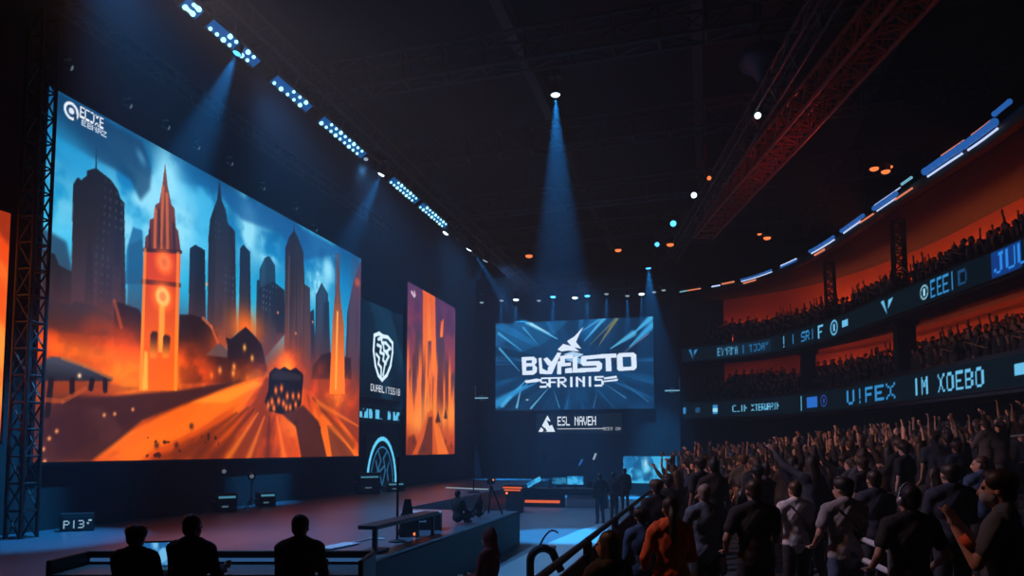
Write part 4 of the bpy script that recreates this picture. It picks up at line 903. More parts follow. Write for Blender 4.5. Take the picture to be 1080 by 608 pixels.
def person_meshes(key, arms=('down', 'down'), seated=False, low=False, lean=0.0, head=(0, 0), hair='short', sleeve='short', hood=False, voxel=.02, fr=.012, female=False, curl=.45, coat=False, mask=False, cap=False, fold=.012):
    """body / hair / shirt / trousers / shoes meshes for one figure, feet at z = 0, looking along +y"""
    hipz = .93 if not seated else (.49 if not low else .2)
    HP = V((0, 0, hipz)); Rl = rot_x(-lean)
    U = lambda p: HP + Rl @ V((p[0], p[1], p[2] - .93))      # upper body point given in standing coordinates
    hw = .155 if not female else .165; sw = .185 if not female else .165; cw = .165 if not female else .148
    def torso(g):
        L = [('e', U((0, 0, .97)), (hw + g, .108 + g, .12 + g), Rl), ('e', U((0, .005, 1.1)), (.138 + g - (.018 if female else 0), .1 + g, .15 + g), Rl), ('e', U((0, 0, 1.28)), (cw + g, .112 + g, .19 + g), Rl),
             ('c', U((-sw + .035, -.01, 1.415)), U((sw - .035, -.01, 1.415)), .06 + g, .06 + g)]
        if female: L += [('e', U((s * .07, .085, 1.28)), (.065 + g, .05 + g, .06 + g), Rl) for s in (-1, 1)]
        for s in (-1, 1): L.append(('c', U((s * .12, -.015, 1.43)), U((0, -.015, 1.5)), .046 + g, .046 + g * .6))
        return L
    body = torso(-.012)
    # head
    HC = U((0, .015, 1.625)); Rh = rot_z(math.radians(head[0])) @ rot_x(math.radians(head[1])) @ Rl
    hp = lambda p: HC + Rh @ V(p)
    body += [('c', U((0, -.015, 1.45)), hp((0, -.005, -.06)), .058 if not female else .05, .054 if not female else .046),
      ('e', hp((0, -.012, .028)), (.075, .093, .087), Rh), ('e', hp((0, .028, -.03)), (.058, .062, .085), Rh), ('e', hp((0, .045, -.078)), (.041, .042, .032), Rh), ('c', hp((0, .092, .0)), hp((0, .106, -.034)), .011, .016),
      ('e', hp((.077, -.006, -.015)), (.012, .022, .031), Rh), ('e', hp((-.077, -.006, -.015)), (.012, .022, .031), Rh), ('e', hp((0, .07, .024)), (.052, .022, .013), Rh), ('e', hp((0, .086, -.064)), (.025, .013, .009), Rh)]
    arm_p = []; sl = []
    for s, nm in ((-1, arms[0]), (1, arms[1])):
        e, w = ARM[nm] if isinstance(nm, str) else nm
        m = lambda q: V((q[0] * s, q[1], q[2])).normalized()
        up = m(e).z > .2
        S0 = U((s * sw, 0, 1.415 + (.03 if up else 0))); E = S0 + Rl @ m(e) * .285; W = E + Rl @ m(w) * .255
        arm_p += [('c', S0, E, .052 if not female else .043, .041 if not female else .035), ('c', E, W, .041 if not female else .034, .027)]
        hand(arm_p, W, W - E, -s, curl, fr)
        g = .017
        if sleeve == 'long':
            sl += [('c', S0, E, .066, .054), ('c', E, E + (W - E) * .95, .054, .04)]
        else: sl += [('c', S0, S0 + (E - S0) * .62, .066, .062)]
    # legs
    legs = []; tr = [('e', U((0, 0, .96)), (hw + .012, .12, .12), Rl)]; shoes = []
    for s in (-1, 1):
        hj = HP + V((s * .085, 0, -.02))
        if seated and not low: kn = HP + V((s * .12, .42, .02)); an = V((s * .11, .4, .08))
        elif seated: kn = HP + V((s * .26, .3, .16)); an = V((s * .06 , .42, .09))
        else: kn = V((s * .1, .02, .49)); an = V((s * .11, -.02, .085))
        legs += [('c', hj, kn, .078, .055), ('c', kn, kn * .55 + an * .45 + V((0, -.015, 0)), .056, .054), ('c', kn * .55 + an * .45 + V((0, -.015, 0)), an, .052, .036), ('c', an, an + V((0, .14, -.045)), .035, .03)]
        tr += [('c', hj, kn, .094, .07), ('c', kn, an + V((0, 0, .02)), .07, .056)]
        shoes += [[('c', an + V((0, -.03, -.03)), an + V((0, .15, -.042)), .045, .038), ('e', an + V((0, .06, -.06)), (.045, .13, .022))]]
    R = {}
    R['body'] = solid(body + arm_p + legs, voxel, 4 if voxel > .01 else 6, 'person')
    g = .02 if sleeve == 'short' else .026
    sh = torso(g) + sl + [('c', U((0, -.0, .9)), U((0, 0, 1.0)), .12, .12), ('e', U((0, 0, .92)), (hw + g + .006, .125, .09), Rl)]
    if hood: sh += [('e', U((0, -.085, 1.47)), (.11, .055, .075), Rl), ('c', U((-.09, .01, 1.5)), U((.09, .01, 1.5)), .03, .03), ('e', U((0, .1, 1.02)), (.1, .03, .06), Rl)]
    if coat: sh += [('c', U((0, 0, .92)), HP + V((0, 0, -.42)), .17, .2), ('e', U((0, -.08, 1.49)), (.1, .06, .07), Rl)]
    R['shirt'] = solid(sh, voxel * 1.0, 3, 'shirt', fold, len(key) * 3.7)
    R['trousers'] = solid(tr, max(voxel, .016), 3, 'trousers', fold, len(key) * 1.3)
    R['shoe'] = [solid(q, max(voxel, .02), 2, 'shoe') for q in shoes]
    hr = [('e', hp((0, -.03, .045)), (.084, .094, .086), Rh), ('e', hp((0, -.06, -.01)), (.072, .055, .085), Rh)]
    if hair == 'long': hr += [('c', hp((-.05, -.06, 0)), U((-.06, -.1, 1.3)), .045, .035), ('c', hp((.05, -.06, 0)), U((.06, -.1, 1.3)), .045, .035), ('c', hp((0, -.075, 0)), U((0, -.11, 1.27)), .05, .04), ('c', hp((.07, -.01, .01)), hp((.075, -.01, -.14)), .026, .03), ('c', hp((-.07, -.01, .01)), hp((-.075, -.01, -.14)), .026, .03)]
    if hair == 'tail': hr += [('c', hp((0, -.1, .03)), hp((0, -.145, -.06)), .035, .042), ('c', hp((0, -.145, -.06)), hp((.0, -.15, -.22)), .042, .038), ('c', hp((0, -.15, -.22)), hp((.005, -.135, -.36)), .038, .012)]
    if hair == 'bushy': hr += [('e', hp((s * .055, -.02, .055)), (.05, .085, .07), Rh) for s in (-1, 1)] + [('e', hp((0, .035, .09)), (.07, .05, .035), Rh)]
    if hair == 'bun': hr += [('e', hp((0, -.06, .13)), (.045, .045, .04), Rh)]
    if hair == 'hooded': hr = [('e', hp((0, -.025, .02)), (.105, .115, .13), Rh), ('c', hp((0, -.04, -.05)), U((0, -.04, 1.46)), .1, .11), ('e', hp((0, -.05, .1)), (.06, .06, .07), Rh)]
    R['hair'] = solid(hr, voxel, 2, 'hair', .01 if hair != 'hooded' else 0, 5)
    R['eyes'] = [hp((s * .03, .077, .004)) for s in (-1, 1)]; R['hp'] = hp; R['U'] = U; R['Rh'] = Rh
    return R

SKIN = mat('skin', (0, 0, 0), .55, var=.08, scale=9, rand=[(.46, .27, .2), (.34, .19, .13), (.55, .34, .27), (.4, .23, .17), (.22, .12, .08)])
SKINF = mat('skin_plain', (.4, .235, .17), .5, var=.08, scale=9)
HAIRD = mat('hair_dark', (.012, .009, .008), .55, var=.4, scale=40)
HAIRB = mat('hair_brown', (.05, .027, .016), .5, var=.4, scale=40)
HAIRL = mat('hair_grey_blond', (.2, .17, .14), .5, var=.3, scale=40)
HAIRR = mat('hair_mixed', (0, 0, 0), .6, var=.4, scale=40, rand=[(.012, .009, .008), (.03, .018, .012), (.01, .01, .012), (.06, .035, .02)])
CLOTH = mat('dark_clothes', (0, 0, 0), .85, var=.2, scale=12, rand=[(.013, .014, .02), (.02, .018, .018), (.01, .013, .024), (.03, .03, .034), (.02, .012, .011), (.008, .008, .01), (.055, .06, .075), (.014, .024, .045)])
JEAN = mat('dark_trousers', (0, 0, 0), .85, var=.2, scale=14, rand=[(.012, .013, .018), (.02, .026, .045), (.016, .014, .013)])
EYE = mat('eye', (.03, .02, .02), .15, var=.05)
def cl(name, c, r=.85): return mat(name, c, r, var=.18, scale=14)
BLK, NAVY, DBLUE = cl('black_cotton', (.014, .014, .016)), cl('navy_cotton', (.018, .026, .05)), cl('blue_cotton', (.03, .075, .16))
ORG, WHT, GRY, DENIM = cl('orange_fleece', (.62, .10, .022)), cl('white_cotton', (.55, .56, .6)), cl('grey_cotton', (.26, .25, .26)), cl('denim_jacket', (.085, .12, .17))
REDC, JEANB = cl('dark_red_wool', (.16, .018, .014)), cl('blue_jeans', (.06, .1, .18))
SHOE = mat('shoe_black', (.015, .015, .016), .5, var=.2)

def assemble(R, label, loc, rz, sc=1.0, shirt=CLOTH, trousers=JEAN, hair=HAIRD, skin=SKIN, group=None, face=True, shoes=True, name='person'):
    def ob(n, me, m, par=None):
        if not me.materials: me.materials.append(m)
        return link(bpy.data.objects.new(n, me), par)
    p = ob(name, R['body'], skin); p.location = loc; p.rotation_euler = (0, 0, rz); p.scale = (sc,) * 3
    tag(p, label, 'person', group)
    ob('shirt', R['shirt'], shirt, p); ob('trousers', R['trousers'], trousers, p); ob('hair', R['hair'], hair, p)
    if shoes:
        for q in R['shoe']: ob('shoe', q, SHOE, p)
    if face:
        for e in R['eyes']:
            mb = MB(); mb.ball((0, 0, 0), (.0125, .0125, .0125), 10, 8); o = mb.build('eye', EYE, p, smooth=True); o.location = e
    return p

PLACED = []      # x, y, clearance of everyone set by hand
def stand_at(top, key, label, face, shirt=BLK, trousers=JEAN, hairm=HAIRD, floor=None, skin=SKINF, width=1.0, **kw):
    """a standing figure whose crown is at the point top; face = heading in degrees left of the hall's long axis"""
    R = person_meshes(key, **kw)
    z = stand_z(top[0]) if floor is None else floor
    sc = (top[2] - z) / 1.757
    p = assemble(R, label, (top[0], top[1], z), math.radians(face), sc, shirt, trousers, hairm, skin)
    if width != 1.0: p.scale = (sc * width, sc * width, sc)
    PLACED.append((top[0], top[1], .42)); return p, R

def strap(p, R, m, flip=1, w=.03):
    U = R['U']; mb = MB(); pts = []
    for a in np.linspace(0, 2 * PI, 25):
        t = (1 - math.cos(a)) / 2; x = (.12 - .27 * t) * flip; z = 1.47 - .42 * t; y = math.sin(a)
        depth = .135 + .03 * math.sin(t * PI)
        pts.append(U((x, -y * depth, z)))
    for a, b in zip(pts[:-1], pts[1:]):
        d = b - a; c = (a + b) / 2; mb.box(c, (w * 2, .008, d.length * 1.15), rot=frame(d) @ Matrix.Rotation(0, 3, 'Z'))
    return mb.build('shoulder_strap', m, p)

HV = .017
stand_at((-0.74,5.76,1.97), 'ad', 'person with long dark hair in a dark jacket with pale trim, lowest at the barrier', 40, BLK, hair='long', sleeve='long', female=True, head=(25, 0), voxel=HV, arms=('front', 'down'), hood=True)
stand_at((-0.72,8.67,1.93), 'bk', 'person in a bright blue top by the barrier, left of the orange hoodie', 20, DBLUE, sleeve='long', voxel=HV, female=True, hair='bushy')
stand_at((-0.30,6.69,2.18), 'c', 'person with a dark ponytail in an orange hoodie', 12, ORG, sleeve='long', hair='tail', female=True, voxel=.014, arms=('hip', 'front'), hood=True, fold=.02)
stand_at((-0.01,8.32,2.22), 'dj', 'person in a blue-grey denim jacket right of the orange hoodie', 22, DENIM, sleeve='long', hairm=HAIRL, voxel=HV, arms=('front', 'down'), fold=.02)
stand_at((0.45,7.39,2.32), 'ebk', 'person in a plain black shirt with hands forward, seen from behind', 10, BLK, hairm=HAIRB, voxel=.014, arms=('hip', 'front'), head=(12, 0))
p, R = stand_at((1.04,9.42,2.22), 'fwt', 'person in a white shirt with a dark strap and one bent arm', 18, WHT, hairm=HAIRB, voxel=.014, arms=('hip', 'front'), head=(10, 0)); strap(p, R, BLK, -1)
p, R = stand_at((1.35,8.04,2.32), 'ggs', 'person in a grey shirt with a wide black strap, head turned left', 15, GRY, JEANB, voxel=.014, arms=('hip', 'front'), head=(38, 0), hair='bushy', fold=.02); strap(p, R, BLK, -1, .05)
stand_at((1.92,9.43,2.36), 'hnv', 'tall person in navy behind the grey shirt with the strap', 16, NAVY, voxel=HV, sleeve='long', arms=('front', 'front'))
p, R = stand_at((1.61,6.66,2.31), 'kbc', 'person in a black shirt wearing a dark cap and headphones', 12, BLK, voxel=.014, arms=('hip', 'hip'), head=(20, 0))
hp = R['hp']; mb = MB(); mb.ball(hp((0, -.015, .05)), (.088, .104, .086), 20, 12, R['Rh']); mb.box(hp((0, .12, .05)), (.13, .09, .012), rot=R['Rh'], bev=.004); mb.build('cap', NAVY, p, smooth=True)
for s in (-1, 1):
    mb = MB(); mb.ball(hp((s * .088, -.005, -.01)), (.022, .036, .042), 14, 10, R['Rh']); mb.build('ear_cup', M['alu'], p, smooth=True)
mb = MB(); pts = [hp((.098 * math.cos(a), -.005, .0 + .142 * math.sin(a))) for a in np.linspace(0, PI, 14)]; mb.path(pts, .011); mb.build('headband', M['alu'], p, smooth=True)
stand_at((2.43,8.42,2.46), 'lnv', 'broad person in a dark navy top, back turned, left of the masked person', 14, NAVY, voxel=HV, sleeve='long', arms=('front', 'front'), width=1.12)
stand_at((2.85,10.51,2.38), 'nlh', 'person with long black hair between the cap and the broad navy back', 10, BLK, voxel=HV, hair='long', sleeve='long', female=True)
stand_at((3.35,10.42,2.52), 'pbl', 'person in profile with a lit face and blue collar behind the masked person', 20, DBLUE, voxel=HV, sleeve='long', head=(50, 0), arms=('front', 'down'), hairm=HAIRB)
# masked person clapping
p, R = stand_at((1.91,5.59,2.47), 'omk', 'person in a grey face mask clapping raised hands, orange armband', 62, cl('blue_grey_cotton', (.07, .09, .12)), JEANB, voxel=.0085, fr=.0095, arms=(((.12, .38, -.92), (-.2, .5, .9)), ((.12, .5, -.85), (-.42, .45, .8))), hair='bushy', head=(8, 0), curl=.2, fold=.014)
mk = solid([('e', R['hp']((0, .056, -.052)), (.06, .05, .055), R['Rh']), ('e', R['hp']((0, .03, -.06)), (.066, .05, .05), R['Rh'])], .01, 2, 'face_mask'); mk.materials.append(GRY); link(bpy.data.objects.new('face_mask', mk), p)
for s in (-1,):
    U = R['U']; S0 = U((s * .185, 0, 1.415)); E = S0 + V((.1 * s, .75, -.62)).normalized() * .285
    mb = MB(); a = S0.lerp(E, .60); b = S0.lerp(E, .80); mb.tube(a, b, .055, .051, 20); o = mb.build('armband', ORG, p, smooth=False); o['label'] = 'orange armband'

# three people at the commentary desk, backs turned
def sit_at(top, key, label, face, floor, shirt, hairm=HAIRD, low=False, **kw):
    R = person_meshes(key, seated=True, low=low, **kw)
    h = 1.757 - .93 + (.49 if not low else .2); sc = (top[2] - floor) / h
    return assemble(R, label, (top[0], top[1], floor), math.radians(face), sc, shirt, JEAN, hairm, SKINF), R, sc
def stool(x, y, z, h, label):
    r = empty('stool', (x, y, z), 0, label, 'stool')
    mb = MB(); mb.lathe([(.17, h - .06), (.2, h - .045), (.2, h - .015), (.17, h)], 24); mb.build('seat', M['black'], r)
    mb = MB(); mb.tube((0, 0, .04), (0, 0, h - .05), .03, n=12); mb.build('column', M['alu'], r)
    mb = MB(); mb.lathe([(.22, 0), (.22, .02), (.05, .045)], 24); mb.build('base', M['alu'], r)
seats = [((-5.29,5.91,1.88), 'left', 'person with bunched hair at the commentary desk, near the laptop', dict(hair='bushy', sleeve='long', arms=('desk', 'desk'), head=(-14, 0), voxel=.016), 14, BLK, HAIRD),
         ((-4.84,6.13,1.97), 'middle', 'person in a dark blue jacket at the commentary desk, middle of the three seated', dict(hair='short', sleeve='long', arms=('desk', 'desk'), head=(-10, 0), voxel=.016, hood=True), 10, NAVY, HAIRB),
         ((-3.87,6.49,1.96), 'right', 'person in black at the commentary desk, sitting apart near its right end', dict(hair='short', sleeve='long', arms=('desk', 'desk'), head=(-6, 0), voxel=.016), 16, BLK, HAIRD)]
for top, k, lab, kw, fc, sh, hm in seats:
    _, _, sc = sit_at(top, 'seat' + k, lab, fc, .66, sh, hm, lean=.08, **kw)
    stool(top[0], top[1], .66, .49 * sc - .1, 'stool under the %s seated person at the commentary desk' % k)

# ------------------------------------------------------------------ commentary desk
dl, dr = V((-6.71,6.82,1.43)), V((-3.61,7.63,1.39))
dc = (dl + dr) / 2; L = (dr - dl).length; ang = math.atan2(dr.y - dl.y, dr.x - dl.x)
zr = 1.46 - .66
dk = empty('commentary_desk', (dc.x, dc.y, .66), ang, 'long black commentary desk with a blue-lit top and raised rear edge', 'desk')
mb = MB(); mb.box((0, -.36, zr - .17), (L, .7, .05), bev=.01); mb.build('tabletop', M['deskgrey'], dk)
mb = MB(); mb.box((0, .02, zr - .06), (L + .04, .06, .12), bev=.02); mb.box((0, .02, zr - .45), (L, .04, .7)); mb.build('rear_panel', M['black'], dk)
for s in (-1, 1):
    mb = MB(); mb.box((s * (L / 2), -.34, (zr) / 2), (.05, .74, zr), bev=.015); mb.build('side_panel', M['black'], dk)
mb = MB(); mb.box((0, -.03, zr - .095), (L - .1, .03, .035)); o = mb.build('led_strip', emit('strip_blue', (.06, .2, .5), .4), dk); o['label'] = 'blue light strip along the desk edge'
lp = (-5.69,6.62,1.50)
r = empty('laptop', (lp[0], lp[1], .66 + zr - .145), ang + .25, 'open laptop with a bright blue screen on the commentary desk', 'laptop')
mb = MB(); mb.box((0, 0, .01), (.36, .25, .018), bev=.005); mb.build('keyboard', M['black'], r)
p_ = Pic(36, 24, .36, .24); p_.C[:] = np.array([30, 90, 150]) / 255; p_.put(sstep(.4, .6, fbm(p_.X * 12, p_.Y * 9, 3)), (120, 190, 230), .8)
P_ = np.stack([(p_.U - .5) * .36, .125 + .03 + p_.V * .06, .03 + p_.V * .235], -1); grid_mesh('screen', p_, P_, DM, r)
mb = MB(); mb.prism([(-.19, .14, .02), (.19, .14, .02), (.19, .232, .28), (-.19, .232, .28)], (0, .016, 0)); o = mb.build('lid', M['black'], r); o.location = (0, .02, 0)

# ------------------------------------------------------------------ things along the left wall
def text_on(name, t, w, h, m, parent, loc, rz=0.0, th=.006, gap=.2):
    """raised block lettering facing local -y"""
    mb = MB(); n = len(t); cw = w / (n - gap)
    for i, ch in enumerate(t):
        b = FONT[ch]
        for k, c in enumerate(b):
            if c == '1':
                x = -w / 2 + i * cw + (k % 5 + .5) * cw * (1 - gap) / 5; z = h / 2 - (k // 5 + .5) * h / 7
                mb.box((x, 0, z), (cw * (1 - gap) / 5 * 1.02, th, h / 7 * 1.02))
    o = mb.build(name, m, parent); o.location = loc; o.rotation_euler = (0, 0, rz); return o
E_sign = emit('sign_blue_white', (.32, .55, .72), .75)
a = (-12.70,12.50,0.91)
r = empty('stage_speaker', (-12.7, a[1] + .1, .9), .78, 'black floor speaker box with glowing lettering at the near end of the side wall', 'speaker')
mb = MB(); mb.prism([(-.42, -.22, 0), (.42, -.22, 0), (.42, .24, 0), (-.42, .24, 0)], (0, 0, .46)); mb.build('cabinet', M['black'], r)
mb = MB(); mb.box((0, -.235, .23), (.78, .03, .40), bev=.01); mb.build('grille', M['steel'], r)
text_on('lettering', 'PI3', .5, .22, E_sign, r, (-.08, -.253, .2)); mb = MB(); mb.box((.31, -.253, .3), (.08, .006, .05)); mb.box((.26, -.253, .22), (.05, .006, .05)); mb.build('mark', E_sign, r)
mb = MB(); mb.box((0, 0, .475), (.8, .4, .02), bev=.005); mb.build('lid', M['steel'], r); r.scale = (.74,) * 3
E_barc = emit('bar_cyan', (.1, .42, .6), .5)
E_ind = emit('indicator', (.2, .4, .55), .25)
def wall_unit(px, lab, name='control_box', bar=True, w=.55, h=.5, x=-12.65, zoff=0.0):
    r = empty(name, (x, px[1], .9), .9, lab, 'equipment box')
    mb = MB(); mb.box((0, 0, h / 2), (w, .4, h), bev=.02); mb.build('case', M['black'], r)
    mb = MB(); mb.box((0, -.205, h * .8), (w * .8, .02, .06)); o = mb.build('light_bar', E_barc, r); o['label'] = 'cyan light bar'
    mb = MB(); mb.box((-.05, -.205, h * .3), (w * .3, .02, .05)); mb.build('indicator', E_ind, r)
    for s in (-1, 1):
        mb = MB(); mb.path([(s * w / 2, -.1, h * .55), (s * (w / 2 + .05), -.1, h * .6), (s * (w / 2 + .05), .1, h * .6), (s * w / 2, .1, h * .55)], .012); mb.build('handle', M['alu'], r)
wall_unit((-12.65,17.40,0.90), 'black equipment box with a cyan light bar by the side wall')
wall_unit((-12.65,19.31,0.94), 'smaller dark box with a faint light strip farther along the side wall', w=.5, h=.42)
wall_unit((-12.50,25.69,0.91), 'dark box at the left foot of the arch emblem', w=.9, h=.8, x=-12.45)
wall_unit((-12.50,27.59,0.91), 'low dark box with a pale line right of the arch emblem', w=.8, h=.35, x=-12.2)
def light_stand(loc, h, lab, lens=E_faint, tilt=(.6, -.7, -.1), tw=.28):
    r = empty('light_stand', loc, 0, lab, 'light stand')
    for k in range(3):
        a = 2 * PI * k / 3 + .4; mb = MB(); mb.tube((0, 0, .32), (tw * math.cos(a), tw * math.sin(a), .01), .014, n=8); mb.build('leg', M['black'], r)
    mb = MB(); mb.tube((0, 0, .1), (0, 0, h), .018, n=10); mb.build('pole', M['black'], r)
    q = frame(tilt); mb = MB(); mb.lathe([(.07, .2), (.1, .16), (.11, 0), (.09, .0)], 18, Matrix.Translation((0, 0, h + .08)) @ q.to_4x4()); mb.build('head', M['black'], r)
    mb = MB(); mb.ball(V((0, 0, h + .08)), (.06, .06, .03), 14, 8, q); mb.build('lens', lens, r, smooth=True)
a = (-12.40,18.23,1.08); light_stand((-12.4, a[1], .9), .85, 'slim light stand with a pale lamp between two boxes by the side wall')
a = (-12.40,17.17,1.03); light_stand((-12.9, a[1] + .5, .9), 1.0, 'light stand with a tiny pale lamp behind the equipment box with the cyan bar')
mb = MB(); mb.box((0, 0, .02), (.12, 2.3, .04), bev=.01); o = mb.build('floor_light_strip', emit('strip_pale', (.45, .62, .75), .5)); a = (-9.88,29.95,0.94); o.location = (a[0], a[1], .9); o.rotation_euler = (0, 0, 1.2); tag(o, 'pale light strip lying at the far end of the stage floor', 'light strip')
mb = MB(); a, b = V((-6.25,11.29,0.92)), V((-6.13,12.10,0.92)); d = b - a; mb.box((0, 0, 0), (d.length, .3, .02), bev=.006); o = mb.build('cable_ramp', M['white']); o.location = (a + b) / 2; o.rotation_euler = (0, 0, math.atan2(d.y, d.x)); tag(o, 'flat white cable cover on the stage floor near the desk', 'cable cover')
mb = MB(); a, b, c = V((-6.15,12.13,0.92)), V((-6.10,12.80,0.92)), V((-5.84,12.79,0.92)); mb.path([a - a, b - a, c - a], .014); o = mb.build('cable', M['white']); o.location = a; tag(o, 'thin white cable leading from the white cable cover to the bench', 'cable')

# ------------------------------------------------------------------ stage edge group
r = empty('bench', (-5.3, 12.4, .9), 0, 'long black bench at the stage edge', 'bench')
mb = MB(); mb.box((0, 0, .43), (.34, 2.9, .07), bev=.015); mb.build('seat', M['black'], r)
for y in (-1.3, -1.0, .9, 1.3):
    mb = MB(); mb.box((-.08 if y in (-1.0, .9) else .08, y, .2), (.06, .06, .4)); mb.build('leg', M['black'], r)
mb = MB(); mb.box((0, -1.15, .03), (.3, .5, .04)); mb.build('foot_plate', M['steel'], r)
a = (-5.48,12.57,0.90); r = empty('microphone_stand', (a[0], a[1], .9), 0, 'tall thin black pole stand behind the bench', 'stand')
mb = MB(); mb.lathe([(.16, 0), (.16, .02), (.03, .05)], 20); mb.build('base', M['black'], r)
mb = MB(); mb.tube((0, 0, .03), (0, 0, 1.5), .022, n=10); mb.build('pole', M['black'], r); mb = MB(); mb.ball((0, 0, 1.52), (.03, .03, .06)); mb.build('microphone', M['black'], r)
a = (-5.22,13.23,0.90); r = empty('folding_sign', (a[0] - .42, a[1] + .2, .9), .5, 'black A-shaped folding board beside the bench', 'sign')
for s, nm in ((-1, 'front_leaf'), (1, 'rear_leaf')):
    mb = MB(); mb.prism([(-.17, s * .17, 0), (.17, s * .17, 0), (.06, s * .02, .72), (-.06, s * .02, .72)], (0, .025, 0)); mb.build(nm, M['black'], r)
mb = MB(); mb.ball((.12, -.19, .06), (.03, .02, .03)); o = mb.build('lamp', E_orange, r); o['label'] = 'small orange lamp'
a = (-5.51,14.72,1.06); r = empty('equipment_case', (a[0] - .35, a[1], .9), .3, 'dark equipment case with a pale lid next to the sitting pair', 'case')
mb = MB(); mb.box((0, 0, .17), (.85, .45, .34), bev=.02); mb.build('body', M['black'], r); mb = MB(); mb.box((0, 0, .355), (.86, .46, .03), bev=.01); mb.build('lid', M['white'], r); mb = MB(); mb.path([(-.1, -.24, .2), (-.1, -.27, .18), (.1, -.27, .18), (.1, -.24, .2)], .012); mb.build('handle', M['alu'], r)
sit_at((-5.43,15.84,1.68), 'stg', 'person in black sitting on the stage edge beside the bench', -20, .9, BLK, low=True, hair='short', sleeve='long', arms=('lap', 'lap'), voxel=.022)
sit_at((-5.39,17.32,1.48), 'stgt', 'person with long dark hair sitting on the stage right of another sitter', 60, .9, BLK, low=True, hair='long', sleeve='long', arms=('lap', 'lap'), voxel=.022, female=True)
a = (-5.40,18.43,0.90); r = empty('camera_tripod', (a[0], a[1], .9), 0, 'black camera tripod with a small orange light on the stage corner', 'tripod')
for k in range(3):
    t = 2 * PI * k / 3; mb = MB(); mb.tube((0, 0, .75), (.3 * math.cos(t), .3 * math.sin(t), .01), .022, n=8); mb.build('leg', M['black'], r)
mb = MB(); mb.box((0, .0, .86), (.14, .32, .16), bev=.02); mb.tube((0, -.16, .86), (0, -.28, .86), .05); mb.build('camera', M['black'], r)
mb = MB(); mb.ball((.08, -.1, .9), (.022,) * 3); o = mb.build('tally_light', E_orange, r); o['label'] = 'orange tally light'
a = (-6.53,23.62,0.90); r = empty('flag_stand', (-8.75, 27.4, .9), 0, 'tall narrow dark flag on a pole behind the podium', 'flag')
mb = MB(); mb.lathe([(.25, 0), (.25, .04), (.04, .08)], 20); mb.build('base', M['black'], r); mb = MB(); mb.tube((0, 0, .05), (0, 0, 2.0), .025); mb.build('pole', M['black'], r)
mb = MB(); mb.prism([(.03, 0, .7), (.32, .05, .55), (.2, .03, 1.3), (.05, 0, 1.95)], (0, .012, 0)); mb.build('flag', cl('flag_blue', (.04, .07, .12)), r)

# orange-topped podium and the players' desk on the floor below the rear screen
a = (-7.57,29.27,0.00); r = empty('podium', (a[0], a[1], 0), -.1, 'grey podium with glowing orange bars under its top', 'podium')
mb = MB(); mb.box((0, 0, .42), (.62, .5, .84), bev=.02); mb.build('body', M['steel'], r); mb = MB(); mb.box((0, 0, 1.1), (.86, .6, .06), bev=.01); mb.build('top', M['black'], r)
E_bar = emit('bar_orange', (1.0, .16, .03), .75)
for z, w in ((1.03, .82), (.93, .7)):
    mb = MB(); mb.box((.0, -.3, z), (w, .04, .06)); o = mb.build('light_bar', E_bar, r); o['label'] = 'glowing orange bar'
mb = MB(); mb.box((0, 0, .95), (.5, .4, .28)); mb.build('neck', M['black'], r); mb = MB(); mb.ball((-.25, -.28, .8), (.05,) * 3); mb.build('lamp', E_orange, r)
a = (-6.13,32.77,0.04)
r = empty('players_desk', (a[0], a[1], 0), .02, 'wide black players desk with an orange light line below the rear screen', 'desk')
mb = MB(); mb.box((0, 0, .8), (3.9, 1.0, .1), bev=.02); mb.box((0, -.46, .66), (3.9, .06, .2)); mb.build('tabletop', M['black'], r)
mb = MB(); mb.box((-.9, -.3, .3), (1.9, .06, .6)); mb.build('dark_panel', M['black'], r); mb = MB(); mb.box((.85, -.34, .3), (1.4, .06, .6)); mb.build('grey_panel', M['deskgrey'], r)
mb = MB(); mb.box((-.98, -.35, .24), (1.6, .03, .12)); o = mb.build('light_line', E_bar, r); o['label'] = 'orange light line'
for s in (-1, 1): mb = MB(); mb.box((s * 1.85, 0, .375), (.12, .8, .75)); mb.build('leg', M['black'], r)
def monitor(px, w, h, rz, tilt, lab, br=1.0):
    a = px; rt = empty('monitor', (a[0], a[1], .85), rz, lab, 'monitor')
    mb = MB(); mb.box((0, .05, .01), (.26, .2, .02), bev=.005); mb.tube((0, .06, .02), (0, .06, .14), .02); mb.build('stand', M['black'], rt)
    q = Matrix.Rotation(tilt, 3, 'Y'); c = V((0, 0, .14 + h / 2))
    mb = MB(); mb.box(c, (w, .04, h), rot=q, bev=.008); mb.build('housing', M['black'], rt)
    p = Pic(30, 20, w, h); p.C[:] = np.array([26, 110, 170]) / 255 * br; p.put(sstep(.4, .62, fbm(p.X * 4 + a[0], p.Y * 5, 4)), (70, 180, 232), .8 * br)
    P = np.zeros((20, 30, 3))
    for j in range(20):
        for i in range(30): P[j, i] = c + q @ V(((i / 29 - .5) * (w - .05), -.024, (j / 19 - .5) * (h - .05)))
    grid_mesh('screen', p, P, DM, rt)
monitor((-7.43,32.15,0.99), .75, .26, .25, -.5, 'tilted narrow blue monitor at the left of the players desk')
monitor((-6.34,32.54,0.98), .7, .36, .1, 0, 'dim blue monitor at the middle of the players desk', .55)
monitor((-5.61,32.53,0.99), .78, .42, -.05, 0, 'brightest blue monitor at the right of the players desk')
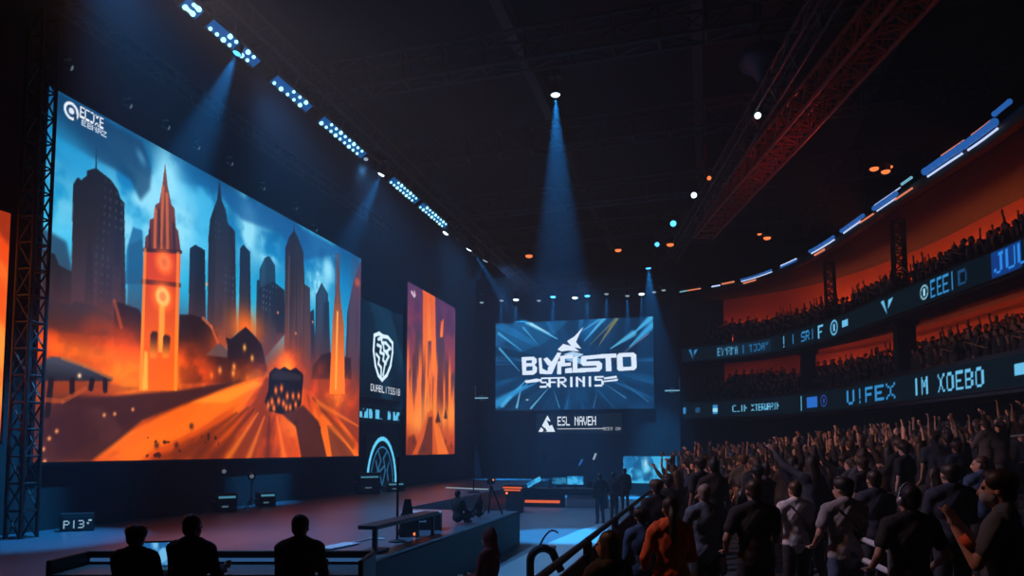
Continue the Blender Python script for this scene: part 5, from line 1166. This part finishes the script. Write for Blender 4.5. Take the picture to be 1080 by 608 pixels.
def desk_lamp(px, tip, lab, m=M['steel'], lens=None):
    a = V(px); a.z = .85; t = V(tip); rt = empty('desk_lamp', a, 0, lab, 'lamp')
    mb = MB(); mb.lathe([(.11, 0), (.11, .03), (.02, .05)], 18); mb.build('base', M['black'], rt)
    d = t - a; k = d * .45 + V((.1 * (1 if d.x < 0 else -1), 0, .1)); mb = MB(); mb.path([(0, 0, .03), k, d], .022); mb.build('arm', m, rt)
    dd = (d - k).normalized(); mb = MB(); mb.tube(d - dd * .18, d + dd * .22, .05, .06, 12); mb.build('lamp_head', m, rt)
    if lens: mb = MB(); mb.tube(d - dd * .1 + V((.0, -.06, 0)), d + dd * .2 + V((.0, -.06, 0)), .045, n=10); mb.build('tube', lens, rt)
desk_lamp((-6.78,32.53,0.98), (-7.00,32.38,2.30), 'dark thin lamp arm leaning left over the players desk')
desk_lamp((-5.78,32.79,0.98), (-5.43,32.82,1.96), 'blue-lit lamp arm leaning right over the players desk', lens=E_tubeb)
desk_lamp((-5.12,32.97,0.98), (-4.81,32.96,2.22), 'lamp arm with a white tip at the right end of the players desk', lens=E_dim)
r = empty("desk_fan", (-4.95,33.01,0.98), 0, 'small dark box fan at the right end of the players desk', 'fan'); r.location.z = .85
mb = MB(); mb.box((0, 0, .17), (.4, .14, .34), bev=.04); mb.build('housing', M['black'], r); mb = MB(); mb.tube((0, -.07, .17), (0, -.08, .17), .13, n=20); mb.build('grille', M['steel'], r)

# people standing on the floor by the barrier, seen against the lit floor
for px, k, lab, fc, ar in (((-3.55,25.61,0.00), 'p1', 'dark standing figure on the lit floor, left of the pair by the barrier', 30, ('down', 'hip')), ((-3.24,27.09,0.00), 'p2', 'dark standing figure on the lit floor, right of the pair by the barrier', -30, ('hip', 'down'))):
    R = person_meshes(k, arms=ar, voxel=.024, sleeve='long'); assemble(R, lab, (px[0], px[1], 0), math.radians(fc), 1.0, BLK, JEAN, HAIRD, SKINF)
R = person_meshes('p3', voxel=.024, sleeve='long', arms=('hip', 'down')); a = (-3.09,31.39,1.56); assemble(R, 'dark figure standing on the floor just left of the small low screen', (a[0] - .2, a[1], 0), .3, 1.02, BLK, JEAN, HAIRD, SKINF)
# dark red hooded coat in the pit, black hooped rail beside it
R = person_meshes('coat', voxel=.018, sleeve='long', arms=('front', 'front'), coat=True, hair='hooded'); a = (-2.55,8.62,1.66)
p = assemble(R, 'person in a dark red hooded coat standing alone in the pit', (a[0], a[1], 0), 1.2, a[2] / 1.79, REDC, JEAN, REDC, SKINF); p.scale.x *= .72
a = V((-2.00,8.89,1.42)); r = empty('hoop_rail', (a.x, a.y, 0), math.radians(15), 'black arched hoop rail with a pale pad in the pit by the barrier', 'rail')
mb = MB(); pts = [(-.1, 0, 0), (-.1, 0, 1.1)] + [(-.1 + .16 - .16 * math.cos(t), 0, 1.22 + .16 * math.sin(t)) for t in np.linspace(0, PI * .75, 9)] + [(.28, 0, 1.1)]; mb.path(pts, .05, 10); mb.build('hoop', M['black'], r)
mb = MB(); mb.box((.1, .05, 1.39), (.24, .16, .05), bev=.02); mb.build('pad', M['white'], r); mb = MB(); mb.box((0, 0, .02), (.5, .3, .04), bev=.01); mb.build('base', M['black'], r)
mb = MB(); mb.path([V((0.02, 0, 1.42)) + V((.05 * k, .2 * k, .10 * math.sin(k * .5))) for k in range(7)], .012); mb.build('cable', M['black'], r)

# ------------------------------------------------------------------ crowd barrier
def make_barrier():
    r = empty('crowd_barrier', (0, 0, 0))
    mb = MB(); mb.tube((0, -1.22, 1.25), (0, 1.22, 1.25), .035, n=12); mb.build('rail', M['black'], r)
    mb = MB(); mb.box((0, 0, .6), (.03, 2.3, 1.05), bev=.005); mb.build('panel', M['brown'], r)
    for y in (-1.18, 1.18): mb = MB(); mb.box((0.02, y, .62), (.07, .06, 1.24)); mb.build('post', M['steel'], r)
    mb = MB(); mb.tube((.04, -1.1, .05), (.3, -1.1, .03), .02); mb.tube((.04, 1.1, .05), (.3, 1.1, .03), .02); mb.build('foot', M['steel'], r)
    return r
proto = make_barrier(); nb = 15
ordn = ['nearest the camera', 'second', 'third', 'fourth', 'fifth', 'sixth', 'seventh', 'eighth', 'ninth', 'tenth', 'eleventh', 'twelfth', 'thirteenth', 'fourteenth', 'farthest']
for k in range(nb):
    b = proto if k == 0 else copy_tree(proto); b.location = (-1.26, 4.2 + 2.5 * k, .35)
    tag(b, 'dark crowd barrier section along the walkway, ' + (ordn[k] if k in (0, nb - 1) else ordn[k] + ' from the camera'), 'barrier', 'crowd barriers')
# rails among the crowd
a, b = V((1.48,8.12,1.71)), V((1.60,7.32,1.69)); zf = .65
r = empty('handrail', ((a + b) / 2).to_tuple()[:2] + (zf,), 0, 'pale two-bar handrail between the grey shirt and the cap wearer', 'handrail'); c = r.location.copy()
for dz in (0, -.2): mb = MB(); mb.tube(a - c + V((0, 0, dz)), b - c + V((0, 0, dz)), .028, n=12); mb.build('bar', M['white'], r)
for q in (a, b): mb = MB(); mb.tube((q.x - c.x, q.y - c.y, 0), q - c, .022); mb.build('post', M['alu'], r)
PLACED.append((c.x, c.y, .3))
a, b = V((5.70,21.18,2.75)), V((6.67,17.80,2.90))
for t in np.linspace(0, 1, 12): q = a.lerp(b, t); PLACED.append((q.x, q.y, .42))
r = empty('handrail', ((a + b) / 2).to_tuple()[:2] + (stand_z(((a + b) / 2).x),), 0, 'dim long rail across the upper right of the standing crowd', 'handrail'); c = r.location.copy()
mb = MB(); mb.tube(a - c, b - c, .03); mb.build('bar', M['alu'], r); mb = MB(); mb.prism([a - c - V((0, 0, .06)), b - c - V((0, 0, .06)), b - c - V((0, 0, .55)), a - c - V((0, 0, .55))], (.03, .1, 0)); mb.build('panel', M['black'], r)
for t in np.linspace(0, 1, 6):
    q = a.lerp(b, t); mb = MB(); mb.tube((q.x - c.x, q.y - c.y, stand_z(q.x) - c.z + .0), q - c, .025); mb.build('post', M['steel'], r)

# ------------------------------------------------------------------ the crowd
POSES = [(('up', 'up'), 'with both arms raised'), (('upwide', 'upwide'), 'with both arms spread high'), (('up', 'down'), 'with the left arm raised'), (('down', 'upwide'), 'with the right arm raised'), (('clap', 'clap'), 'clapping'), (('phone', 'phone'), 'with hands before the face'), (('down', 'down'), 'with arms lowered'), (('point', 'hip'), 'pointing with the left arm')]
PROTO = []
for i, (ar, txt) in enumerate(POSES):
    for v in range(2 if i in (0, 6, 4) else 1):
        fem = (i + v) % 3 == 1
        R = person_meshes('cr%d%d' % (i, v), arms=ar, voxel=.03, fr=.017, sleeve='short' if (i + v) % 2 == 0 else 'long', hair=['short', 'bushy', 'long', 'tail', 'bun'][(i + 2 * v) % 5], female=fem, head=(RNG.uniform(-20, 20), 0))
        PROTO.append((R, txt, i))
def frustum(x, y): return -.34 * y - 1 < x - 0 < .40 * y + .8
def curve_x(y): return float(np.interp(-y, -CUR[:, 1], CUR[:, 0]))
spots = []
xs = [-.72, .05, .85, 1.6] + [2.0 + STEPW * (k + .45) for k in range(NSTEP)]
for ix, x0 in enumerate(xs):
    y = 8.8 + RNG.random() * .4
    while y < 43.5:
        x = x0 + RNG.uniform(-.12, .12); yy = y + RNG.uniform(-.05, .05)
        d = yy * .967 - x * .254
        if frustum(x, yy) and x < curve_x(yy) - .45 and d > (10.8 if x < 3 else (12 if x < 4.6 else 14.5)) and not (x0 < -.3 and RNG.random() < .35):
            if all(math.hypot(x - a, yy - b) > c + .1 for a, b, c in PLACED): spots.append((d, x, yy))
        y += .67 if x0 > -.3 else .8
spots.sort()
NIND = 262
zones = lambda d, x: 'in the near rows of the standing crowd' if d < 13 else ('in the raised rows under the lower balcony' if x > 4.4 else ('in the packed flat area by the barrier' if x < 2 else 'in the middle rows of the standing crowd'))
first = {}
for d, x, y in spots[:NIND]:
    R, txt, i = RNG.choice(PROTO)
    while (x < 1.2 and d < 17 or x > 4 and RNG.random() < .6) and i in (0, 1, 2, 3, 7): R, txt, i = RNG.choice(PROTO)
    k = id(R)
    rz = math.radians(RNG.uniform(12, 48)); sc = RNG.uniform(.93, 1.06); lab = 'dark-clothed person ' + txt + ' ' + zones(d, x); g = 'crowd ' + zones(d, x)[3:]
    if k not in first:
        p = assemble(R, lab, (x, y, stand_z(x)), rz, sc, CLOTH, JEAN, HAIRR, SKIN, g, face=False, shoes=False); first[k] = p
    else:
        p = copy_tree(first[k]); p.location = (x, y, stand_z(x)); p.rotation_euler = (0, 0, rz); p.scale = (sc,) * 3; tag(p, lab, 'person', g)

# everyone farther off, on the floor and on both balconies: one mass
def lite(ar):
    """light figure: list of (verts, faces, material)"""
    mb = MB(); ms = []
    def cp(p, q, r0, r1, m, n=6):
        k = len(mb.bm.faces); mb.tube(p, q, r0, r1, n); mb.bm.faces.ensure_lookup_table(); ms.extend([m] * (len(mb.bm.faces) - k))
    def bl(c, r, m, u=8, v=6):
        k = len(mb.bm.faces); mb.ball(c, r, u, v); ms.extend([m] * (len(mb.bm.faces) - k))
    bl((0, .01, 1.62), (.078, .09, .115), 0); bl((0, -.025, 1.66), (.085, .09, .095), 2); cp((0, 0, 1.42), (0, 0, 1.56), .055, .05, 0)
    bl((0, 0, 1.25), (.19, .125, .24), 1, 10, 6); bl((0, 0, 1.0), (.17, .12, .2), 1, 10, 6); cp((-.17, 0, 1.41), (.17, 0, 1.41), .065, .065, 1)
    for s, nm in ((-1, ar[0]), (1, ar[1])):
        e, w = ARM[nm]; m = lambda q: V((q[0] * s, q[1], q[2])).normalized()
        S0 = V((s * .185, 0, 1.42)); E = S0 + m(e) * .285; W = E + m(w) * .255; H = W + m(w) * .14
        cp(S0, E, .055, .043, 1); cp(E, W, .043, .03, 0); cp(W, H, .032, .042, 0)
        cp((s * .085, 0, .9), (s * .1, 0, .05), .085, .055, 3); 
    mb.bm.verts.index_update(); vs = np.array([v.co[:] for v in mb.bm.verts]); fs = [[v.index for v in f.verts] for f in mb.bm.faces]; mb.bm.free()
    return vs, fs, ms
PIL = {True: [10.61, 16.96], False: [8.21, 16.85]}
LITE = [lite(a[0]) for a in POSES]
VV, FF, MI = [], [], []; nv = 0
def put(x, y, z, rz, sc, k):
    global nv
    vs, fs, ms = LITE[k]; c, s = math.cos(rz), math.sin(rz); w = vs * sc
    VV.append(np.stack([w[:, 0] * c - w[:, 1] * s + x, w[:, 0] * s + w[:, 1] * c + y, w[:, 2] + z], -1))
    sh = RNG.choice([1, 1, 4]); FF.extend([[i + nv for i in f] for f in fs]); MI.extend([sh if m == 1 else m for m in ms]); nv += len(vs)
for d, x, y in spots[NIND:]: put(x, y, stand_z(x), math.radians(RNG.uniform(12, 48)), RNG.uniform(.93, 1.06), RNG.choice([0, 1, 2, 3, 4, 5, 6, 6, 4, 5]))
for zt, rows in ((8.36 + .55 - .75, 4), (4.95 + .65 - .75, 4)):
    for rw in range(rows):
        s = 1.2 + RNG.random() * .4
        while s < 37:
            q, nn = cv(s, .62 + .85 * rw + RNG.uniform(-.08, .08)); rz = math.atan2(-nn[1], -nn[0]) - PI / 2
            if (rw > 1 or min(abs(s - a) for a in PIL[zt > 7]) > .74) and RNG.random() < .92: put(q[0], q[1], zt + (0.3 * rw if rw else 0), rz + RNG.uniform(-.3, .3), RNG.uniform(.92, 1.06), RNG.choice([6, 6, 6, 6, 6, 4, 4, 6, 6, 0, 2, 5]))
            s += .46
me = bpy.data.meshes.new('crowd'); me.from_pydata(np.concatenate(VV).tolist(), [], FF)
for m in (SKINF, cl('crowd_dark', (.022, .024, .032)), HAIRD, cl('crowd_trousers', (.014, .015, .02)), cl('crowd_grey', (.05, .05, .056))): me.materials.append(m)
me.polygons.foreach_set('material_index', MI); me.polygons.foreach_set('use_smooth', [True] * len(MI)); me.update()
o = link(bpy.data.objects.new('crowd', me)); tag(o, 'distant mass of spectators filling the far stand and both balconies', 'crowd', kind='stuff')

bpy.data.scenes.remove(WORK)

# ------------------------------------------------------------------ haze, camera, view
w = bpy.data.worlds.new('hall_air'); SC.world = w; w.use_nodes = True
nt = w.node_tree; bg = nt.nodes['Background']; bg.inputs['Color'].default_value = (.02, .05, .1, 1); bg.inputs['Strength'].default_value = 0.0
vs = nt.nodes.new('ShaderNodeVolumeScatter'); vs.inputs['Density'].default_value = .0045; vs.inputs['Anisotropy'].default_value = .25; vs.inputs['Color'].default_value = (.5, .78, 1, 1)
nt.links.new(vs.outputs['Volume'], nt.nodes['World Output'].inputs['Volume'])

cam = bpy.data.cameras.new('camera'); co = bpy.data.objects.new('camera', cam); COL.objects.link(co)
cam.sensor_width = 36; cam.lens = 25.7; cam.shift_y = .10886; cam.clip_end = 200
co.location = (0, 0, 2.6); co.rotation_euler = (math.radians(90 + 3.8901), 0, math.radians(14.7184))
SC.camera = co
SC.view_settings.view_transform = 'Standard'; SC.view_settings.look = 'None'; SC.view_settings.exposure = 0; SC.view_settings.gamma = 1; SC.view_settings.use_curve_mapping = False
